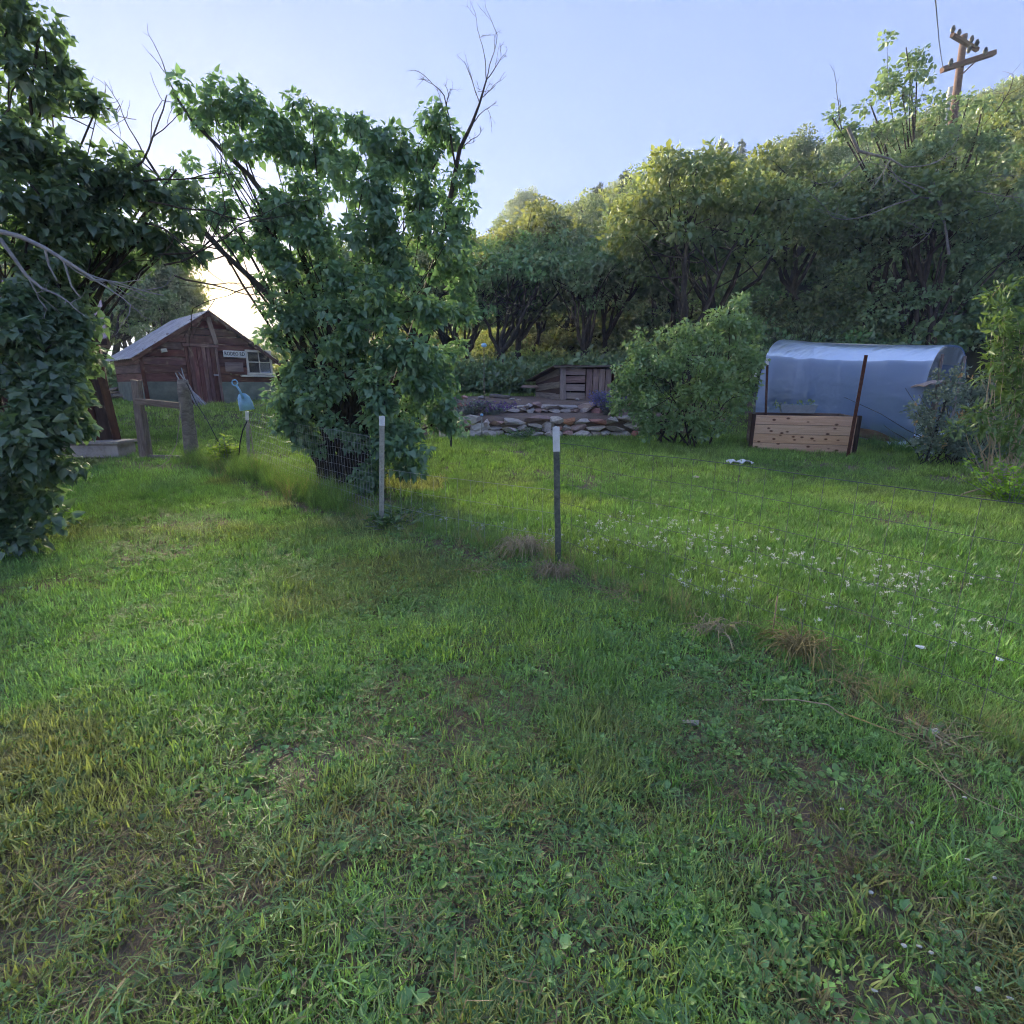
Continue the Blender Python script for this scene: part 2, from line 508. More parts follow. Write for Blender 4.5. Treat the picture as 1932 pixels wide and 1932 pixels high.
def clump_leaves(cent, rad, per, size, kind, droop=0.5, flat=0.8, sizevar=0.3, outward=0.7, cvar=0.45):
    """leaves spread through small sprays round each centre"""
    cent = np.asarray(cent, float); rad = np.broadcast_to(np.asarray(rad, float), (len(cent),))
    cnt = np.maximum(3, (per * (rad / rad.mean()) ** 2).astype(int))
    idx = np.repeat(np.arange(len(cent)), cnt); n = len(idx)
    o = unit(rng.normal(size=(n, 3))); rr = rng.random(n) ** 0.45
    off = o * rr[:, None] * np.array([1, 1, flat])
    C = cent[idx] + off * rad[idx][:, None]
    D = o * outward + np.array([0, 0, -droop]) + rng.normal(0, 0.42, (n, 3))
    N = np.array([0, 0, 0.75]) + o * 0.55 + rng.normal(0, 0.45, (n, 3))
    S = size * (1 + sizevar * rng.normal(size=n)).clip(0.45, 1.7)
    V, F, r = leaves_geo(C, D, N, S, kind)
    base = rng.random(len(cent))
    r = np.clip((1 - cvar) * r + cvar * np.repeat(base[idx], len(LEAF[kind][0])), 0, 1)
    return V, F, r
def bent(p0, p1, sag=0.15, n=7, up=0.0):
    p0 = np.asarray(p0, float); p1 = np.asarray(p1, float)
    L = np.linalg.norm(p1 - p0)
    mid = (p0 + p1) / 2 + rng.normal(0, sag * L, 3) + np.array([0, 0, up * L])
    q = bez(p0, mid, p1, n)
    q[1:-1] += rng.normal(0, 0.018 * L, (n - 2, 3))
    return q
def dead_twigs(start, direction, length, radius, depth=4, out=None, spread=0.55, kids=3):
    """a bare forking branch"""
    out = [] if out is None else out
    d = unit(np.asarray(direction, float)); n = 6
    pts = [np.asarray(start, float)]
    for k in range(n):
        d = unit(d + rng.normal(0, 0.13, 3) + np.array([0, 0, 0.03]))
        pts.append(pts[-1] + d * length / n)
    pts = np.array(pts)
    out.append((pts, np.linspace(radius, radius * 0.45, n + 1)))
    if depth > 0:
        for k in range(kids + (rng.random() < 0.5)):
            i = int(rng.integers(2, n + 1))
            dd = unit(d + rng.normal(0, spread, 3))
            dead_twigs(pts[i], dd, length * rng.uniform(0.42, 0.68), radius * 0.52, depth - 1, out, spread, kids)
    return out
M_BARK = rough_mat('bark', [(0.3, (0.035, 0.028, 0.022)), (0.6, (0.085, 0.07, 0.056)), (0.85, (0.15, 0.13, 0.11))], 9, bump=0.02, stretch=(3, 3, 0.6))
M_BARK_GREY = rough_mat('weathered_branch', [(0.3, (0.16, 0.15, 0.14)), (0.6, (0.30, 0.285, 0.27)), (0.85, (0.42, 0.40, 0.38))], 14, bump=0.006)
M_LILAC = leaf_mat('lilac_leaf', (0.082, 0.160, 0.094), (0.138, 0.255, 0.128), (0.250, 0.375, 0.150), (0.24, 0.44, 0.11), 0.30, 0.06)
M_SHRUB = leaf_mat('shrub_leaf', (0.15, 0.255, 0.10), (0.21, 0.350, 0.13), (0.30, 0.45, 0.17), (0.30, 0.46, 0.10), 0.38, 0.06)
M_OAK = leaf_mat('oak_leaf', (0.105, 0.200, 0.105), (0.170, 0.305, 0.135), (0.265, 0.405, 0.155), (0.54, 0.52, 0.07), 0.34, 0.06, hue=0.03, val=0.42)
M_PINE = leaf_mat('conifer_needles', (0.035, 0.065, 0.045), (0.060, 0.10, 0.060), (0.085, 0.13, 0.07), (0.10, 0.12, 0.04), 0.2, 0.02)
M_WILLOW = leaf_mat('lance_leaf', (0.11, 0.19, 0.07), (0.18, 0.29, 0.09), (0.26, 0.38, 0.12), (0.32, 0.44, 0.07), 0.38, 0.05)

# ------------------------------------------------------------------ lilacs and shrubs measured from the place
def blob_plant(name, label, cat, base, blobs, Y0, leaf, mat, clump_r, per, size, stems=9, stem_r=0.05, density=1.0, group=None, droop=0.5, bark=None, base_spread=0.25, extra=None, depth_k=1.0):
    """crown of leafy sprays filling measured lobes; blobs: (u, v, half width, half height, forward offset)"""
    base = Vector(base)
    r = root(name, label, cat, base, group)
    cents, rads, sticks, tips = [], [], [], []
    for b in blobs:
        u, v, ru, rv = b[:4]; dY = b[4] if len(b) > 4 else 0.0
        Y = Y0 + dY
        c = at(u, v, Y); k = (Y * CP + (CAM_H - c.z) * SP) / F0
        rx, rz = ru * k, rv * k; ry = depth_k * (rx + rz) / 2
        n = max(1, int(density * 1.05 * (rx * rz + 0.35 * rx * ry) / (clump_r ** 2)))
        o = unit(rng.normal(size=(n, 3))) * (rng.random(n) ** 0.42)[:, None]
        p = np.array(c) + o * np.array([rx, ry, rz])
        cents.append(p); rads.append(clump_r * rng.uniform(0.65, 1.3, n))
        tips.append(np.array(c))
        root_p = np.array(base) + np.array([rng.normal(0, base_spread), rng.normal(0, base_spread * 0.7), -0.05])
        d = np.array(c) - root_p
        mid = root_p + d * np.array([0.30, 0.30, 0.52]) + rng.normal(0, 0.08, 3)
        st = bez(root_p, mid, np.array(c) + np.array([0, 0, rz * 0.4]), 10)
        st[1:-1] += rng.normal(0, 0.02, (8, 3))
        sr = stem_r * rng.uniform(0.6, 1.15)
        if rng.random() < 0.55: sticks.append((st, np.linspace(sr, sr * 0.2, 10)))
        for q in p[rng.random(n) < 0.3]:
            j = int(rng.integers(4, 10))
            sticks.append((bent(st[j], q, 0.12, 5), np.linspace(sr * 0.26, 0.004, 5)))
    cents = np.concatenate(cents); rads = np.concatenate(rads)
    keep = cents[:, 2] > height(cents[:, 0], cents[:, 1], False) + 0.05
    V, F, rn = clump_leaves(cents[keep], rads[keep], per, size, leaf, droop, .8, .42)
    build('crown', V, F, mat, r, attrs={'rnd': rn})
    if extra:
        sticks += extra
    V, F = tubes_geo(sticks, 5)
    build('stems', V, F, bark or M_BARK, r, smooth=True)
    return r

# the tall lilac in the middle
LY = 7.7
lil_base = Vector((at(660, 900, LY).x, LY, 0)); lil_base.z = gz(lil_base.x, lil_base.y)
lil_blobs = [
    (345, 172, 26, 24), (385, 185, 30, 30), (430, 178, 34, 30), (470, 205, 40, 40), (515, 225, 36, 44, .1), (480, 270, 38, 36, -.1), (545, 280, 40, 50, .2), (440, 235, 26, 22),
    (372, 232, 16, 20), (425, 330, 18, 20),
    (420, 395, 42, 32, .2), (470, 430, 52, 48, .1), (520, 400, 40, 46, -.1), (575, 370, 52, 58), (625, 300, 52, 52, .3), (660, 240, 44, 34), (590, 235, 34, 36, .2),
    (715, 275, 52, 52, -.2), (770, 300, 44, 48, .2), (825, 245, 34, 30), (840, 290, 34, 36, .2), (872, 340, 22, 32), (690, 360, 70, 60, -.4), (775, 385, 62, 56, -.1), (850, 400, 38, 46, .2),
    (600, 460, 66, 56, -.2), (690, 460, 76, 60, -.6), (790, 480, 66, 62, -.4), (520, 500, 44, 40), (560, 560, 62, 54, -.3), (660, 560, 80, 60, -.8), (770, 570, 76, 62, -.6), (860, 500, 32, 56, .2), (865, 600, 34, 50, .3),
    (580, 640, 52, 46, -.3), (660, 650, 80, 52, -1.0), (760, 660, 76, 52, -.8), (840, 680, 44, 48, -.1), (560, 715, 40, 44), (630, 735, 62, 48, -.9), (725, 745, 76, 50, -1.1), (815, 745, 56, 50, -.5),
    (545, 690, 34, 38, -.4), (548, 760, 40, 40, -.5), (556, 812, 34, 28, -.4), (520, 640, 28, 30, -.2), (585, 800, 46, 36, -.3), (660, 815, 46, 30, -1.0), (760, 815, 66, 46, -1.0), (835, 800, 38, 36, -.3), (740, 880, 56, 28, -.9), (690, 905, 40, 18, -.8), (600, 845, 22, 20, -.4),
]
arm = []
arm_pts = [at(600, 800, LY - .1), at(570, 640, LY - .1), at(490, 540, LY - .2), at(415, 470, LY - .2), at(350, 400, LY - .2), at(300, 335, LY - .2), at(268, 285, LY - .2)]
arm.append((np.array([tuple(p) for p in arm_pts]), np.linspace(0.055, 0.012, len(arm_pts))))
top_pts = [at(640, 700, LY), at(560, 450, LY), at(470, 330, LY), at(400, 265, LY), at(360, 225, LY), at(325, 170, LY)]
arm.append((np.array([tuple(p) for p in top_pts]), np.linspace(0.05, 0.01, len(top_pts))))
# the bare forked branch standing above the right shoulder
bare = [at(720, 800, LY), at(780, 620, LY), at(835, 450, LY), at(856, 340, LY), at(868, 280, LY), at(890, 235, LY), at(905, 195, LY), at(918, 150, LY)]
arm.append((np.array([tuple(p) for p in bare]), np.linspace(0.05, 0.010, len(bare))))
bare2 = [at(862, 330, LY), at(852, 270, LY), at(848, 225, LY), at(838, 180, LY)]
arm.append((np.array([tuple(p) for p in bare2]), np.linspace(0.016, 0.007, len(bare2))))
for (u, v, dx, L) in [(918, 150, .25, .75), (905, 195, -.3, .6), (905, 190, .9, .5), (895, 230, .8, .45), (918, 155, -.35, .7), (838, 180, -.5, .5), (842, 200, .4, .4), (848, 225, -.7, .4), (870, 280, 1.0, .4), (918, 150, .8, .55)]:
    arm += dead_twigs(at(u, v, LY), (dx, rng.normal(0, .25), 1.0), L * .62, 0.0075, 3, kids=2)
for (u, v, dx, dz, L) in [(300, 335, -.6, .6, .7), (268, 285, -.4, .9, .5), (350, 400, -.9, .2, .9), (415, 470, -1, .15, .9), (470, 330, -.3, 1, .7), (330, 175, -.5, .9, .4), (490, 540, -1, .0, 1.1), (430, 480, -.9, -.2, .9)]:
    arm += dead_twigs(at(u, v, LY), (dx, rng.normal(0, .2), dz), L, 0.010, 2, kids=2)
lilac = blob_plant('lilac_tree', 'tall many-stemmed lilac standing behind the wire fence, bare forked branch on top', 'tree', lil_base, lil_blobs + [(310, 340, 22, 38, -.2), (345, 300, 18, 22, -.2), (385, 415, 22, 20, -.2), (335, 385, 18, 16, -.2)], LY, 'heart', M_LILAC, 0.17, 92, 0.068, stem_r=0.045, density=1.4, extra=arm)
trunk_lines = []
for k in range(9):
    a = np.array(lil_base) + np.array([rng.normal(0, .22), rng.normal(0, .18), -.05])
    b = a + np.array([rng.normal(0, .35), rng.normal(0, .2), rng.uniform(1.1, 1.9)])
    trunk_lines.append((bent(a, b, .06, 7), np.linspace(rng.uniform(.07, .12), .05, 7)))
V, F = tubes_geo(trunk_lines, 8)
build('trunk', V, F, M_BARK, lilac, smooth=True)

# the big lilac at the left edge
KY = 5.5
k_base = Vector((-6.0, 5.9, 0)); k_base.z = gz(-6.0, 5.9)
k_blobs = [
    (30, 40, 50, 50, -.2), (78, 62, 34, 26, -.2), (20, 110, 46, 36, -.3), (70, 120, 34, 30), (105, 150, 34, 28), (150, 180, 30, 26), (170, 210, 24, 18), (120, 195, 30, 22), (185, 205, 14, 12), (45, 195, 26, 20),
    (20, 280, 60, 50, -.2), (80, 300, 50, 44, -.1), (60, 370, 90, 60, -.3), (150, 350, 60, 46, .1), (210, 340, 50, 34, .3), (255, 365, 34, 30, .4), (150, 430, 80, 54, .1), (235, 430, 60, 48, .4), (290, 440, 34, 28, .5), (300, 395, 20, 22, .5), (60, 450, 90, 50, -.2),
    (335, 335, 24, 34, .6), (300, 350, 28, 30, .5), (345, 390, 22, 26, .6), (350, 430, 26, 22, .7), (325, 460, 30, 22, .7), (375, 475, 26, 18, .8), (230, 300, 22, 18, .3),
    (200, 490, 60, 36, .6), (260, 495, 40, 26, .7), (95, 520, 60, 30, .5), (20, 560, 50, 44, -.5), (70, 590, 62, 46, -.5), (120, 610, 44, 34, -.2), (140, 560, 28, 24, .3),
    (30, 650, 66, 50, -.8), (100, 670, 62, 44, -.7), (150, 665, 22, 22, -.3), (40, 730, 80, 54, -1.0), (115, 740, 62, 42, -.8), (160, 745, 26, 24, -.5), (50, 800, 86, 44, -1.1), (130, 800, 48, 32, -.8), (60, 850, 80, 34, -1.1), (20, 900, 70, 36, -1.1), (60, 985, 44, 26, -1.0), (10, 1000, 44, 26, -1.1), (25, 940, 50, 26, -1.0),
    (15, 850, 60, 50, -.7), (95, 880, 50, 36, -1.0), (10, 950, 60, 40, -.8), (120, 700, 50, 60, -.2), (110, 560, 50, 40, .1), (30, 1010, 30, 16, -1.1), (100, 930, 24, 20, -1.0),
    (-90, 200, 90, 90, .3), (-90, 400, 90, 90, .3), (-100, 600, 90, 90, 0), (-100, 780, 90, 80, -.4), (-80, 60, 80, 80, .2), (-90, 920, 80, 60, -.6),
]
karm = []
for pl, r0 in [([(0, 437), (40, 447), (85, 468), (120, 490), (160, 515), (178, 528)], .022), ([(0, 450), (22, 480), (50, 520), (80, 545), (105, 555)], .018), ([(85, 468), (92, 500), (108, 530)], .012), ([(120, 490), (135, 540), (150, 560)], .010)]:
    karm.append((np.array([tuple(at(u, v, KY - .9)) for u, v in pl]), np.linspace(r0, r0 * .5, len(pl))))
grey = []
for (u, v, dx, dz, L) in [(160, 515, 1, -.4, .45), (178, 528, 1, -.8, .4), (85, 468, 1, -.9, .35), (105, 555, .9, -.5, .35), (50, 520, .6, -1, .3), (178, 528, 1, -.1, .5)]:
    grey += dead_twigs(at(u, v, KY - .9), (dx, rng.normal(0, .2), dz), L, 0.008, 2, kids=2)
wands = []
for (u, v, dx, dz, L) in [(250, 320, 1.0, .55, .8), (260, 345, 1.0, .15, .8), (280, 380, 1.0, .0, .9), (90, 180, 1.0, -.6, .7), (60, 220, .9, -.2, .6), (270, 420, 1, -.3, .9), (300, 480, 1, -.1, 1.0), (310, 500, 1, .1, .9), (330, 520, 1, -.15, .8)]:
    wands += dead_twigs(at(u, v, KY + .3), (dx, rng.normal(0, .2), dz), L, 0.011, 2, kids=2)
lil2 = blob_plant('lilac_bush', 'big dense lilac with heart-shaped leaves at the left edge, nearest the camera', 'bush', k_base, k_blobs, KY, 'heart', M_LILAC, 0.155, 82, 0.068, stem_r=0.045, density=1.7, extra=wands)
V, F = tubes_geo(karm + grey, 5)
build('dead_branch', V, F, M_BARK_GREY, lil2, smooth=True)

# the rounded shrub in front of the terrace
SY = 11.0
s_base = Vector((at(1300, 800, SY).x, SY, 0)); s_base.z = gz(s_base.x, s_base.y)
s_blobs = [(1168, 728, 26, 30, -.1), (1172, 762, 22, 20, 0), (1405, 585, 34, 30, .3), (1380, 615, 46, 38, .1), (1325, 625, 48, 36, .1), (1275, 640, 48, 38, 0), (1222, 655, 40, 34), (1190, 690, 34, 32), (1240, 705, 56, 40, -.3), (1310, 690, 64, 46, -.5), (1385, 680, 52, 46, -.2), (1420, 660, 22, 36, .2), (1200, 745, 40, 34, -.1), (1270, 760, 64, 40, -.6), (1345, 755, 58, 44, -.5), (1395, 745, 32, 44, -.1), (1265, 805, 52, 24, -.5), (1330, 808, 54, 24, -.4), (1215, 785, 34, 24, -.1)]
blob_plant('garden_shrub', 'rounded light green shrub standing between the stone terrace and the greenhouse', 'shrub', s_base, s_blobs, SY, 'oval', M_SHRUB, 0.16, 80, 0.070, stem_r=0.03, density=1.1, droop=0.2)

# ------------------------------------------------------------------ the wood on the hillside
def oak_meshes(seed, h, w, n_clump, per, size, open_=0.75, mat=None):
    global rng
    keep = rng
    rng = np.random.default_rng(seed)
    lean = rng.normal(0, 0.10, 2) * h
    fork = np.array([lean[0] * .5, lean[1] * .5, h * rng.uniform(.22, .36)])
    sticks = [(bent((0, 0, -.3), fork, .05, 6), np.linspace(.028 * h, .018 * h, 6))]
    mains = []
    for k in range(5 + int(rng.integers(0, 3))):
        a = rng.uniform(0, 2 * np.pi); rr = rng.uniform(.25, .75) * w / 2
        tip = np.array([lean[0] + math.cos(a) * rr, lean[1] + math.sin(a) * rr, h * rng.uniform(.62, .95)])
        q = bent(fork, tip, .10, 8, up=-.06)
        mains.append(q); sticks.append((q, np.linspace(.014 * h, .003 * h, 8)))
    cents, rads = [], []
    lobes = [(np.array([lean[0], lean[1], h * .62]), 1.0)] + [(m[7] - np.array([0, 0, .06 * h]), rng.uniform(.42, .62)) for m in mains]
    for k in range(n_clump):
        c0, f = lobes[0] if rng.random() < .25 else lobes[int(rng.integers(1, len(lobes)))]
        o = unit(rng.normal(size=3)); o[2] = abs(o[2]) if rng.random() < .72 else o[2] * .6
        q = c0 + o * np.array([w * .46, w * .46, h * .34]) * f * rng.uniform(.72, 1.02)
        q[2] = np.clip(q[2], h * .24, h * 1.02)
        cents.append(q); rads.append(w * rng.uniform(.07, .13))
        if rng.random() < .4:
            m = mains[int(rng.integers(len(mains)))]
            sticks.append((bent(m[int(rng.integers(3, 8))], q, .12, 4), np.linspace(.004 * h, .0015 * h, 4)))
    V, F, r = clump_leaves(np.array(cents), np.array(rads), per, size, 'oval', .1, .42, .35, .6, .75)
    lm = mesh_of('crown', V, F, mat or M_OAK, attrs={'rnd': r})
    V, F = tubes_geo(sticks, 6)
    tm = mesh_of('trunk', V, F, M_BARK, smooth=True)
    rng = keep
    return tm, lm
def pine_meshes(seed, h, w):
    global rng
    keep = rng
    rng = np.random.default_rng(seed)
    sticks = [(np.array([[0, 0, -.3], [0.05, 0, h * .5], [0, 0.04, h]]), np.array([.022 * h, .014 * h, .004 * h]))]
    C, D = [], []
    for k in range(90):
        z = h * (0.12 + 0.86 * (k / 90) ** .9); a = rng.uniform(0, 2 * np.pi)
        L = w / 2 * (1.02 - z / h) ** .75 * rng.uniform(.7, 1.15) + .12
        e = np.array([math.cos(a) * L, math.sin(a) * L, z - .08 * L])
        sticks.append((np.array([[0, 0, z], e]), np.array([.01, .004]) * h * .3))
        for t in rng.uniform(.25, 1.05, 44):
            C.append(np.array([0, 0, z]) * (1 - t) + e * t + rng.normal(0, .07, 3) * (.6 + L)); D.append(unit(e - np.array([0, 0, z])) * .8 + rng.normal(0, .5, 3) + np.array([0, 0, .4]))
    C = np.array(C); D = np.array(D)
    V, F, r = leaves_geo(C, D, rng.normal(size=C.shape), np.full(len(C), .26) * rng.uniform(.7, 1.3, len(C)), 'lance')
    lm = mesh_of('crown', V, F, M_PINE, attrs={'rnd': r})
    V, F = tubes_geo(sticks, 5)
    tm = mesh_of('trunk', V, F, M_BARK, smooth=True)
    rng = keep
    return tm, lm
OAKS = [oak_meshes(100 + k, 6.0, 4.6 + .35 * (k % 4), 96, 150, .135) for k in range(8)]
PINES = [pine_meshes(200 + k, 6.5, 2.8) for k in range(2)]
def tree_copy(name, pair, label, group, x, y, s, rz, sz=None, dz=0.0):
    r = root(name, label, 'tree', (x, y, gz(x, y) + dz), group)
    M = Matrix.Translation((x, y, gz(x, y) + dz)) @ Matrix.Rotation(rz, 4, 'Z') @ Matrix.Diagonal((s, s, sz or s, 1))
    put('trunk', pair[0], r, M); put('crown', pair[1], r, M)
    return r
def in_view(x, y, z, pad=1.12):
    d = y * CP + (CAM_H - z) * SP
    return d > 1 and abs(x) < pad * d + 2.5
spots = []
tr = random.Random(41)
def clear_of(x, y, d):
    return all((x - a) ** 2 + (y - b) ** 2 > d * d for a, b in spots)
for k in range(16000):
    x = tr.uniform(-6, 58); y = tr.uniform(16.5, 70)
    s = .8 * x + .6 * y - 18
    dist = math.hypot(x, y)
    if s < -6.5 or s > 36 or not in_view(x, y, 3):
        continue
    if x < 0.5 and y < 19.5: continue
    if math.hypot(x - 8.5, y - 12.5) < 5.2: continue
    if math.hypot(x - 2.2, y - 16.3) < 2.2: continue
    if x < 0 and y > 40: continue
    gap = 2.7 + .026 * dist + (.5 if s > 12 else 0)
    if clear_of(x, y, gap):
        spots.append((x, y))
spots.sort(key=lambda p: math.hypot(*p))
SKYLINE = [(600, 380), (880, 350), (930, 330), (1000, 335), (1060, 345), (1100, 370), (1150, 345), (1190, 340), (1250, 330), (1290, 300), (1330, 275), (1400, 285), (1450, 275), (1500, 240), (1560, 250), (1640, 235), (1720, 220), (1790, 190), (1850, 165), (1932, 130), (2300, 60)]
def seen_at(x, y, z):
    d = y * CP + (CAM_H - z) * SP; up_ = y * SP + (z - CAM_H) * CP
    return F0 + F0 * x / d, F0 - F0 * up_ / d
def fit_under(x, y, h, s, jitter):
    """tree height factor that keeps its top at the ridge line of the wood"""
    while s > .3:
        u, v = seen_at(x, y, gz(x, y) + h * s)
        if v >= np.interp(u, [p[0] for p in SKYLINE], [p[1] for p in SKYLINE]) + jitter: break
        s -= .03
    return s
HILL = 'oaks on the wooded hillside'
ORD = ['first', 'second', 'third', 'fourth', 'fifth', 'sixth', 'seventh', 'eighth', 'ninth', 'tenth', 'eleventh', 'twelfth', 'thirteenth', 'fourteenth', 'fifteenth', 'sixteenth']
front = []
for k, (x, y) in enumerate(spots[:190]):
    sc = tr.uniform(.78, 1.15)
    if y < 24 and x < 9: sc *= 1.15
    sc = fit_under(x, y, 6.7, sc * (1.6 if y < 25 and x < 6 else 1.3 if y < 24 and x < 9 else 1.1), tr.choice((-14, -4, 6, 20)))
    if sc < .62: continue
    o = tree_copy('oak_tree', OAKS[tr.randrange(8)], 'leafy green oak in the dense wood covering the hillside', HILL, x, y, sc, tr.uniform(0, 6.28), sc * tr.uniform(.92, 1.06))
    if math.hypot(x, y) < 23.5: front.append((x / y, o))
for k, (_, o) in enumerate(sorted(front, key=lambda t: t[0])[:16]):
    o['label'] = f'oak in the front row at the foot of the wood, {ORD[k]} from the tall lilac'
for k, (u, v, Y, s) in enumerate([(1130, 370, 46, .8), (1180, 345, 50, .8), (1258, 352, 54, .95), (1295, 330, 52, 1.0), (1365, 285, 56, .8), (1400, 285, 58, .8)]):
    p = at(u, v - 22, Y); h = p.z - gz(p.x, p.y)
    s = max(.7, min(1.9, h / 6.5))
    tree_copy('conifer_tree', PINES[int(u) % 2], f'dark pointed conifer on the hillside skyline, {ORD[k]} of six counted from the lilac side', 'conifers on the skyline', p.x, p.y, s, u * .37, dz=h - 6.5 * s)
# scrubby trees behind the red shed, low where the sun breaks through
back = [(-26, 26, 1.05), (-22.5, 24, 1.1), (-19.5, 25.5, .95), (-17.2, 22.5, 1.05), (-15.7, 23.4, .92), (-14.4, 22.2, .62), (-14.6, 26.5, .30), (-12.2, 25.0, .40), (-9.2, 23.0, .50), (-8.2, 25.5, .85), (-6.0, 23.5, .95), (-3.5, 25.5, 1.0), (-1.5, 22.5, 1.05), (-24, 31, 1.2), (-19, 33, .75), (-16, 31, .42), (-13.0, 31.5, .5), (-10, 31, .85), (-6.5, 31, 1.05), (-3, 31, 1.1), (-29, 29, 1.2), (-15.8, 19.8, .8), (-12.8, 20.5, .4), (-6.2, 19.6, .62), (-33, 36, 1.3), (-27, 38, 1.3), (-21, 40, .45), (-13, 39, .6), (-7, 38, 1.1), (0, 37, 1.2)]
for k, (x, y, sc) in enumerate(back):
    tree_copy('scrub_tree', OAKS[(k * 3 + 1) % 8], 'scrubby tree in the backlit row behind the red shed', 'trees behind the red shed', x, y, sc, k * 1.7)

# ------------------------------------------------------------------ materials for the built things
M_RED = wood_mat('red_stained_board', [(0.25, (0.050, 0.024, 0.020)), (0.5, (0.120, 0.056, 0.045)), (0.72, (0.18, 0.088, 0.07)), (0.9, (0.31, 0.21, 0.17))], (1.0, 9, 9), vary=0.35)
M_RED_DOOR = wood_mat('faded_red_door_board', [(0.25, (0.075, 0.032, 0.028)), (0.5, (0.15, 0.07, 0.06)), (0.75, (0.28, 0.16, 0.14))], (1.0, 9, 9), vary=0.35)
M_BROWN = wood_mat('dark_brown_board', [(0.25, (0.030, 0.014, 0.010)), (0.55, (0.075, 0.036, 0.026)), (0.85, (0.14, 0.075, 0.05))], (1.0, 9, 9), vary=0.3)
M_GREY_WOOD = wood_mat('weathered_grey_wood', [(0.25, (0.10, 0.082, 0.066)), (0.55, (0.22, 0.185, 0.15)), (0.85, (0.36, 0.315, 0.265))], (1.0, 10, 10), vary=0.3)
M_POST_WOOD = wood_mat('old_post_wood', [(0.25, (0.09, 0.07, 0.055)), (0.5, (0.21, 0.17, 0.135)), (0.8, (0.38, 0.33, 0.275))], (1.2, 9, 9), vary=0.15, bump=0.01)
M_PINK_WOOD = wood_mat('sun_bleached_pinkish_board', [(0.25, (0.17, 0.115, 0.10)), (0.55, (0.33, 0.245, 0.215)), (0.85, (0.47, 0.37, 0.33))], (1.0, 9, 9), vary=0.25)
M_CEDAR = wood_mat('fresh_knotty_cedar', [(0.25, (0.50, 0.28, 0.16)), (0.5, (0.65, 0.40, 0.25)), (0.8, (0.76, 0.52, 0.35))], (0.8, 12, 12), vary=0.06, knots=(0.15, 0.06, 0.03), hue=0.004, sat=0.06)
M_CEDAR_DARK = wood_mat('darker_cedar', [(0.25, (0.10, 0.065, 0.045)), (0.5, (0.18, 0.125, 0.09)), (0.8, (0.27, 0.20, 0.15))], (0.8, 12, 12), vary=0.2)  # darker tones for planter sides, back and greenhouse base board
M_DARK_POST = wood_mat('dark_corner_post', [(0.3, (0.030, 0.016, 0.012)), (0.7, (0.085, 0.045, 0.035))], (1, 9, 9))
M_TIN = rough_mat('weathered_tin', [(0.2, (0.17, 0.15, 0.14)), (0.5, (0.36, 0.35, 0.36)), (0.8, (0.52, 0.51, 0.52))], 5, 0.5, 0.12, spec=0.5, metal=0.35, bump=0.002)
M_PINK_TIN = rough_mat('faded_pink_roof_tin', [(0.2, (0.22, 0.14, 0.15)), (0.5, (0.42, 0.31, 0.34)), (0.8, (0.55, 0.45, 0.48))], 6, 0.6, 0.1, spec=0.4, bump=0.002)
M_TAR = rough_mat('grey_green_sheeting', [(0.2, (0.09, 0.11, 0.09)), (0.5, (0.155, 0.185, 0.15)), (0.8, (0.24, 0.27, 0.225))], 4, 0.85, 0.12, bump=0.004)
M_STEEL = rough_mat('galvanised_post', [(0.2, (0.20, 0.20, 0.17)), (0.5, (0.33, 0.32, 0.27)), (0.8, (0.45, 0.44, 0.39))], 18, 0.55, 0.1, spec=0.5, metal=0.3, bump=0.001)
M_GREEN_POST = rough_mat('dull_green_post', [(0.2, (0.05, 0.06, 0.05)), (0.5, (0.13, 0.14, 0.11)), (0.8, (0.26, 0.24, 0.20))], 22, 0.6, 0.1, bump=0.001)
M_RUST = rough_mat('rusty_steel', [(0.2, (0.035, 0.014, 0.010)), (0.5, (0.095, 0.036, 0.024)), (0.8, (0.16, 0.07, 0.045))], 22, 0.85, 0.2, bump=0.002)
M_WIRE = plain_mat('fence_wire', (0.16, 0.16, 0.16), 0.7, 0.0, 0.2)
M_WIRE_PALE = plain_mat('new_fence_wire', (0.42, 0.42, 0.40), 0.6, 0.0, 0.3)
M_WHITE = plain_mat('white_post_paint', (0.74, 0.74, 0.72), 0.55)
M_BLUE = plain_mat('light_blue_plastic', (0.34, 0.62, 0.90), 0.45, 0.0, 0.5)
M_TRAY = plain_mat('grey_plastic_tray', (0.30, 0.34, 0.37), 0.5)
M_STONE = rough_mat('field_stone', [(0.2, (0.28, 0.23, 0.20)), (0.45, (0.46, 0.40, 0.355)), (0.65, (0.58, 0.52, 0.465)), (0.85, (0.68, 0.63, 0.57))], 7, 0.92, 0.16, hue=0.016, sat=0.35, bump=0.015)
M_RED_STONE = rough_mat('red_sandstone', [(0.2, (0.26, 0.14, 0.11)), (0.5, (0.43, 0.25, 0.19)), (0.85, (0.56, 0.37, 0.29))], 7, 0.92, 0.25, hue=0.02, sat=0.35, bump=0.012)
M_CONCRETE = rough_mat('pale_step_stone', [(0.2, (0.26, 0.22, 0.18)), (0.5, (0.42, 0.37, 0.32)), (0.85, (0.54, 0.49, 0.43))], 9, 0.9, 0.1, bump=0.006)
M_STRAW = rough_mat('dry_straw', [(0.2, (0.30, 0.21, 0.10)), (0.5, (0.50, 0.37, 0.20)), (0.85, (0.66, 0.52, 0.31))], 25, 0.8, 0.2, bump=0)
M_PALE_STICK = rough_mat('peeled_grey_stick', [(0.2, (0.24, 0.225, 0.23)), (0.5, (0.42, 0.405, 0.42)), (0.85, (0.58, 0.56, 0.58))], 16, 0.85, 0.2, bump=0.002)
M_CREAM = plain_mat('cream_plastic', (0.60, 0.57, 0.48), 0.6)
M_BLACK = plain_mat('black_rubber', (0.03, 0.03, 0.032), 0.6)
